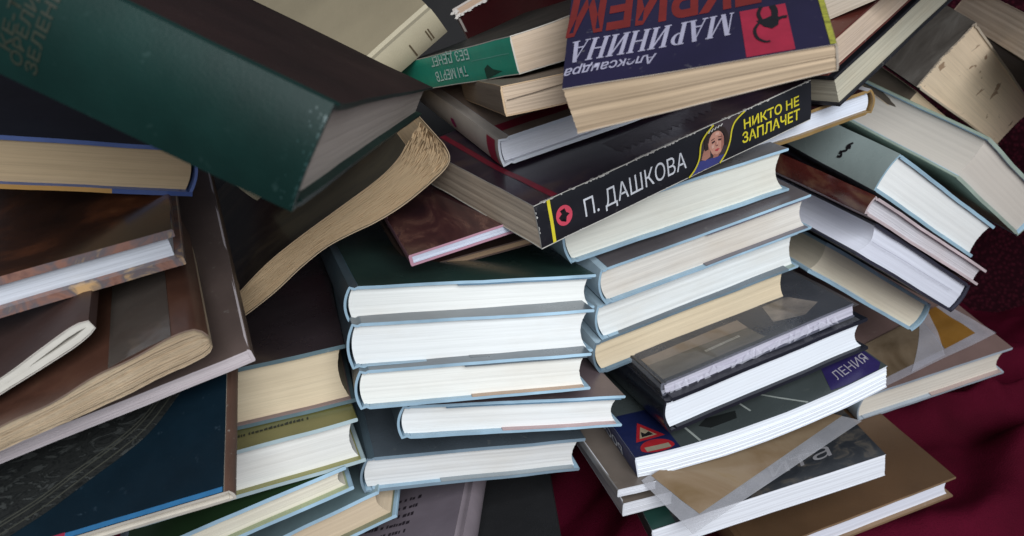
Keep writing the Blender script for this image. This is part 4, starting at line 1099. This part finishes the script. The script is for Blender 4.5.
b.strip('road_line', 'u', [(120, 0.5), (98, 26)], 1.4, wl_, 0.0003)
b.marks('car_shadow_print', 'u', [[(56, 9), (75, 10), (78, 17), (58, 19), (50, 14)]], plain((0.014, 0.016, 0.016), 0.35), 0.0003)
b.marks('purple_corner', 'u', [[(138, 2.0), (150, 0.4), (172, 0.4), (177, 5), (177, 34), (150, 34)]], plain((0.028, 0.020, 0.095), 0.3), 0.0003)
b.text('cover_lettering', 'u', 'ЛЕНИЯ', (147, 7.5), (174, 11.5), (0.05, 1), 8.5, plain((0.36, 0.33, 0.38)), eps=0.0005)
b.text('spine_lettering', 's', 'РОССИЙСКОЙ', (21, 3.4), (115, 3.4), (0, 1), 6.5, plain((0.75, 0.77, 0.82)), bold=0.02, eps=0.0004)

b = Book('Z1', 'paperback_book', 'thin greyish notebook with white pages, upper of two at the lower centre')
NG = cover((0.15, 0.12, 0.10), 0.4, 0.3, 0.3)
b.soft(NG, cover((0.22, 0.20, 0.19), 0.35, 0.2), paper((0.66, 0.66, 0.70), 0.15, 0.1), th=0.0007)
b = Book('Z2', 'paperback_book', 'thin translucent jacketed notebook with white pages, lower of two at the lower centre')
b.soft(NG, cover((0.26, 0.24, 0.25), 0.25, 0.2, coat=0.3), paper((0.66, 0.66, 0.70), 0.15, 0.1, seed=40), th=0.0009)

b = Book('Q5', 'paperback_book', 'dark patterned softcover with pale cursive lettering lying on the brown hardback')
DK = mottled([(0.3, (0.012, 0.014, 0.018)), (0.52, (0.022, 0.024, 0.028)), (0.62, (0.07, 0.06, 0.05)), (0.7, (0.025, 0.025, 0.03))], (55, 90, 55), 0.35, 0.8, 5.0, 0.2)
b.soft(DK, cover((0.02, 0.06, 0.05), 0.4), paper((0.80, 0.81, 0.86), 0.07, 0.06, seed=41), edge=cover((0.7, 0.7, 0.74), 0.6, 0.1))
b.text('cover_lettering', 'u', 'йта', (86, 10.5), (130, 13), (0.05, 1), 12, plain((0.20, 0.19, 0.20)), shear=0.1, eps=0.0003)
b.marks('green_corner', 'u', [[(0.6, 0.3), (16, 0.3), (16, 60), (0.6, 60)]], cover((0.015, 0.05, 0.04), 0.4, 0.2), 0.0002)

b = Book('Q6', 'hardback_book', 'plain brown hardback with white pages lying lowest at the lower right')
BR = cover((0.085, 0.045, 0.022), 0.45, 0.2, 0.0, grain=0.25)
b.hard(BR, BR, BR, cover((0.22, 0.14, 0.08), 0.5, 0.25, 0.3), paper((0.76, 0.76, 0.84), 0.1, 0.06, seed=42), 0.002, 0.004, 0.003)
b = Book('Q7', 'hardback_book', 'cream paged hardback with mauve brown cover under a clear jacket at the right')
b.hard(cover((0.15, 0.095, 0.085), 0.4, 0.2, 0.15), cover((0.30, 0.22, 0.20), 0.4, 0.2), BLUE_L, cover((0.33, 0.37, 0.42), 0.4, 0.2, 0.2), paper((0.74, 0.67, 0.58), 0.1, 0.12, seed=43), 0.0024, 0.004, 0.005,
       flap=[('b', cover((0.36, 0.27, 0.25), 0.45, 0.2), 0.5, 0.98)])

# ------------------------------------------------------------------ big dark albums added behind the heap to darken its gaps
ALB = cover((0.012, 0.010, 0.010), 0.6, 0.3, grain=0.3)
b = Book('AL1', 'hardback_book', 'large black album added behind the books on the left to darken the gaps')
b.hard(ALB, ALB, ALB, ALB, GREYP, 0.003, 0.004, 0.004)
b = Book('AL2', 'hardback_book', 'large dark album added behind the middle of the heap to darken the gaps')
b.hard(ALB, ALB, ALB, ALB, GREYP, 0.003, 0.004, 0.004)

# ------------------------------------------------------------------ loose clear jackets with printed covers
def jacket(name, label, C4, prints, border_mat, wob=0.0012, seed=0):
    """C4: four corners a,b,c,d in the survey frame, u along a->b, v along a->d"""
    a, b_, c, d = [Vector(p) for p in C4]
    base = (a + b_ + c + d) / 4
    nrm = (b_ - a).cross(d - a).normalized()
    if nrm.y > 0:
        nrm = -nrm
    e = empty(name, label, 'book jacket', None, V2W @ Matrix.Translation(base))

    def P(u, v, off):
        p = a * (1 - u) * (1 - v) + b_ * u * (1 - v) + c * u * v + d * (1 - u) * v - base
        w = wob * noise.noise(Vector((u * 3 + seed, v * 3, seed)))
        return p + nrm * (off + w)

    def patch(nm, Q, off, mat, th=0.0002, n=10):
        bm = bmesh.new()
        g = {}
        for k in (0, 1):
            for i in range(n + 1):
                for j in range(n + 1):
                    s, t_ = i / n, j / n
                    u = Q[0][0] * (1 - s) * (1 - t_) + Q[1][0] * s * (1 - t_) + Q[2][0] * s * t_ + Q[3][0] * (1 - s) * t_
                    v = Q[0][1] * (1 - s) * (1 - t_) + Q[1][1] * s * (1 - t_) + Q[2][1] * s * t_ + Q[3][1] * (1 - s) * t_
                    g[k, i, j] = bm.verts.new(P(u, v, off + k * th))
        for k in (0, 1):
            for i in range(n):
                for j in range(n):
                    bm.faces.new((g[k, i, j], g[k, i + 1, j], g[k, i + 1, j + 1], g[k, i, j + 1]))
        rim = [(i, 0) for i in range(n)] + [(n, j) for j in range(n)] + [(n - i, n) for i in range(n)] + [(0, n - j) for j in range(n)]
        for q in range(len(rim)):
            r0, r1 = rim[q], rim[(q + 1) % len(rim)]
            bm.faces.new((g[0, r0[0], r0[1]], g[0, r1[0], r1[1]], g[1, r1[0], r1[1]], g[1, r0[0], r0[1]]))
        return finish(nm, bm, [mat], e)
    patch('clear_vinyl', ((0, 0), (1, 0), (1, 1), (0, 1)), 0.0, border_mat)
    for nm, Q, off, mat in prints:
        patch(nm, Q, off, mat)


MAP = mottled([(0.3, (0.14, 0.085, 0.035)), (0.48, (0.20, 0.135, 0.08)), (0.6, (0.23, 0.165, 0.105)), (0.75, (0.19, 0.11, 0.025))], (13, 30, 30), 0.35, 0.8, 2.0, 0.25)
jacket('clear_book_jacket', 'yellowed printed cover in a clear vinyl jacket, its corner pointing down at the lower centre',
       ((0.0782, 0.1286, 0.4842), (0.1083, 0.1591, 0.4785), (0.2323, 0.1016, 0.5311), (0.1810, 0.0930, 0.5720)),
       [('printed_cover', ((0.02, 0.06), (0.82, 0.085), (0.80, 1.0), (0.0, 1.0)), 0.0004, MAP)],
       vinyl((0.46, 0.45, 0.48), 0.34, 0.14), 0.0012, 1)
ORG = mottled([(0.3, (0.16, 0.07, 0.012)), (0.5, (0.21, 0.10, 0.02)), (0.7, (0.17, 0.10, 0.045))], (25, 25, 25), 0.3, 0.6, 3.0, 0.3)
BRW = mottled([(0.3, (0.09, 0.06, 0.035)), (0.5, (0.16, 0.115, 0.075)), (0.7, (0.20, 0.15, 0.10))], (20, 20, 20), 0.3, 0.8, 4.0, 0.3)
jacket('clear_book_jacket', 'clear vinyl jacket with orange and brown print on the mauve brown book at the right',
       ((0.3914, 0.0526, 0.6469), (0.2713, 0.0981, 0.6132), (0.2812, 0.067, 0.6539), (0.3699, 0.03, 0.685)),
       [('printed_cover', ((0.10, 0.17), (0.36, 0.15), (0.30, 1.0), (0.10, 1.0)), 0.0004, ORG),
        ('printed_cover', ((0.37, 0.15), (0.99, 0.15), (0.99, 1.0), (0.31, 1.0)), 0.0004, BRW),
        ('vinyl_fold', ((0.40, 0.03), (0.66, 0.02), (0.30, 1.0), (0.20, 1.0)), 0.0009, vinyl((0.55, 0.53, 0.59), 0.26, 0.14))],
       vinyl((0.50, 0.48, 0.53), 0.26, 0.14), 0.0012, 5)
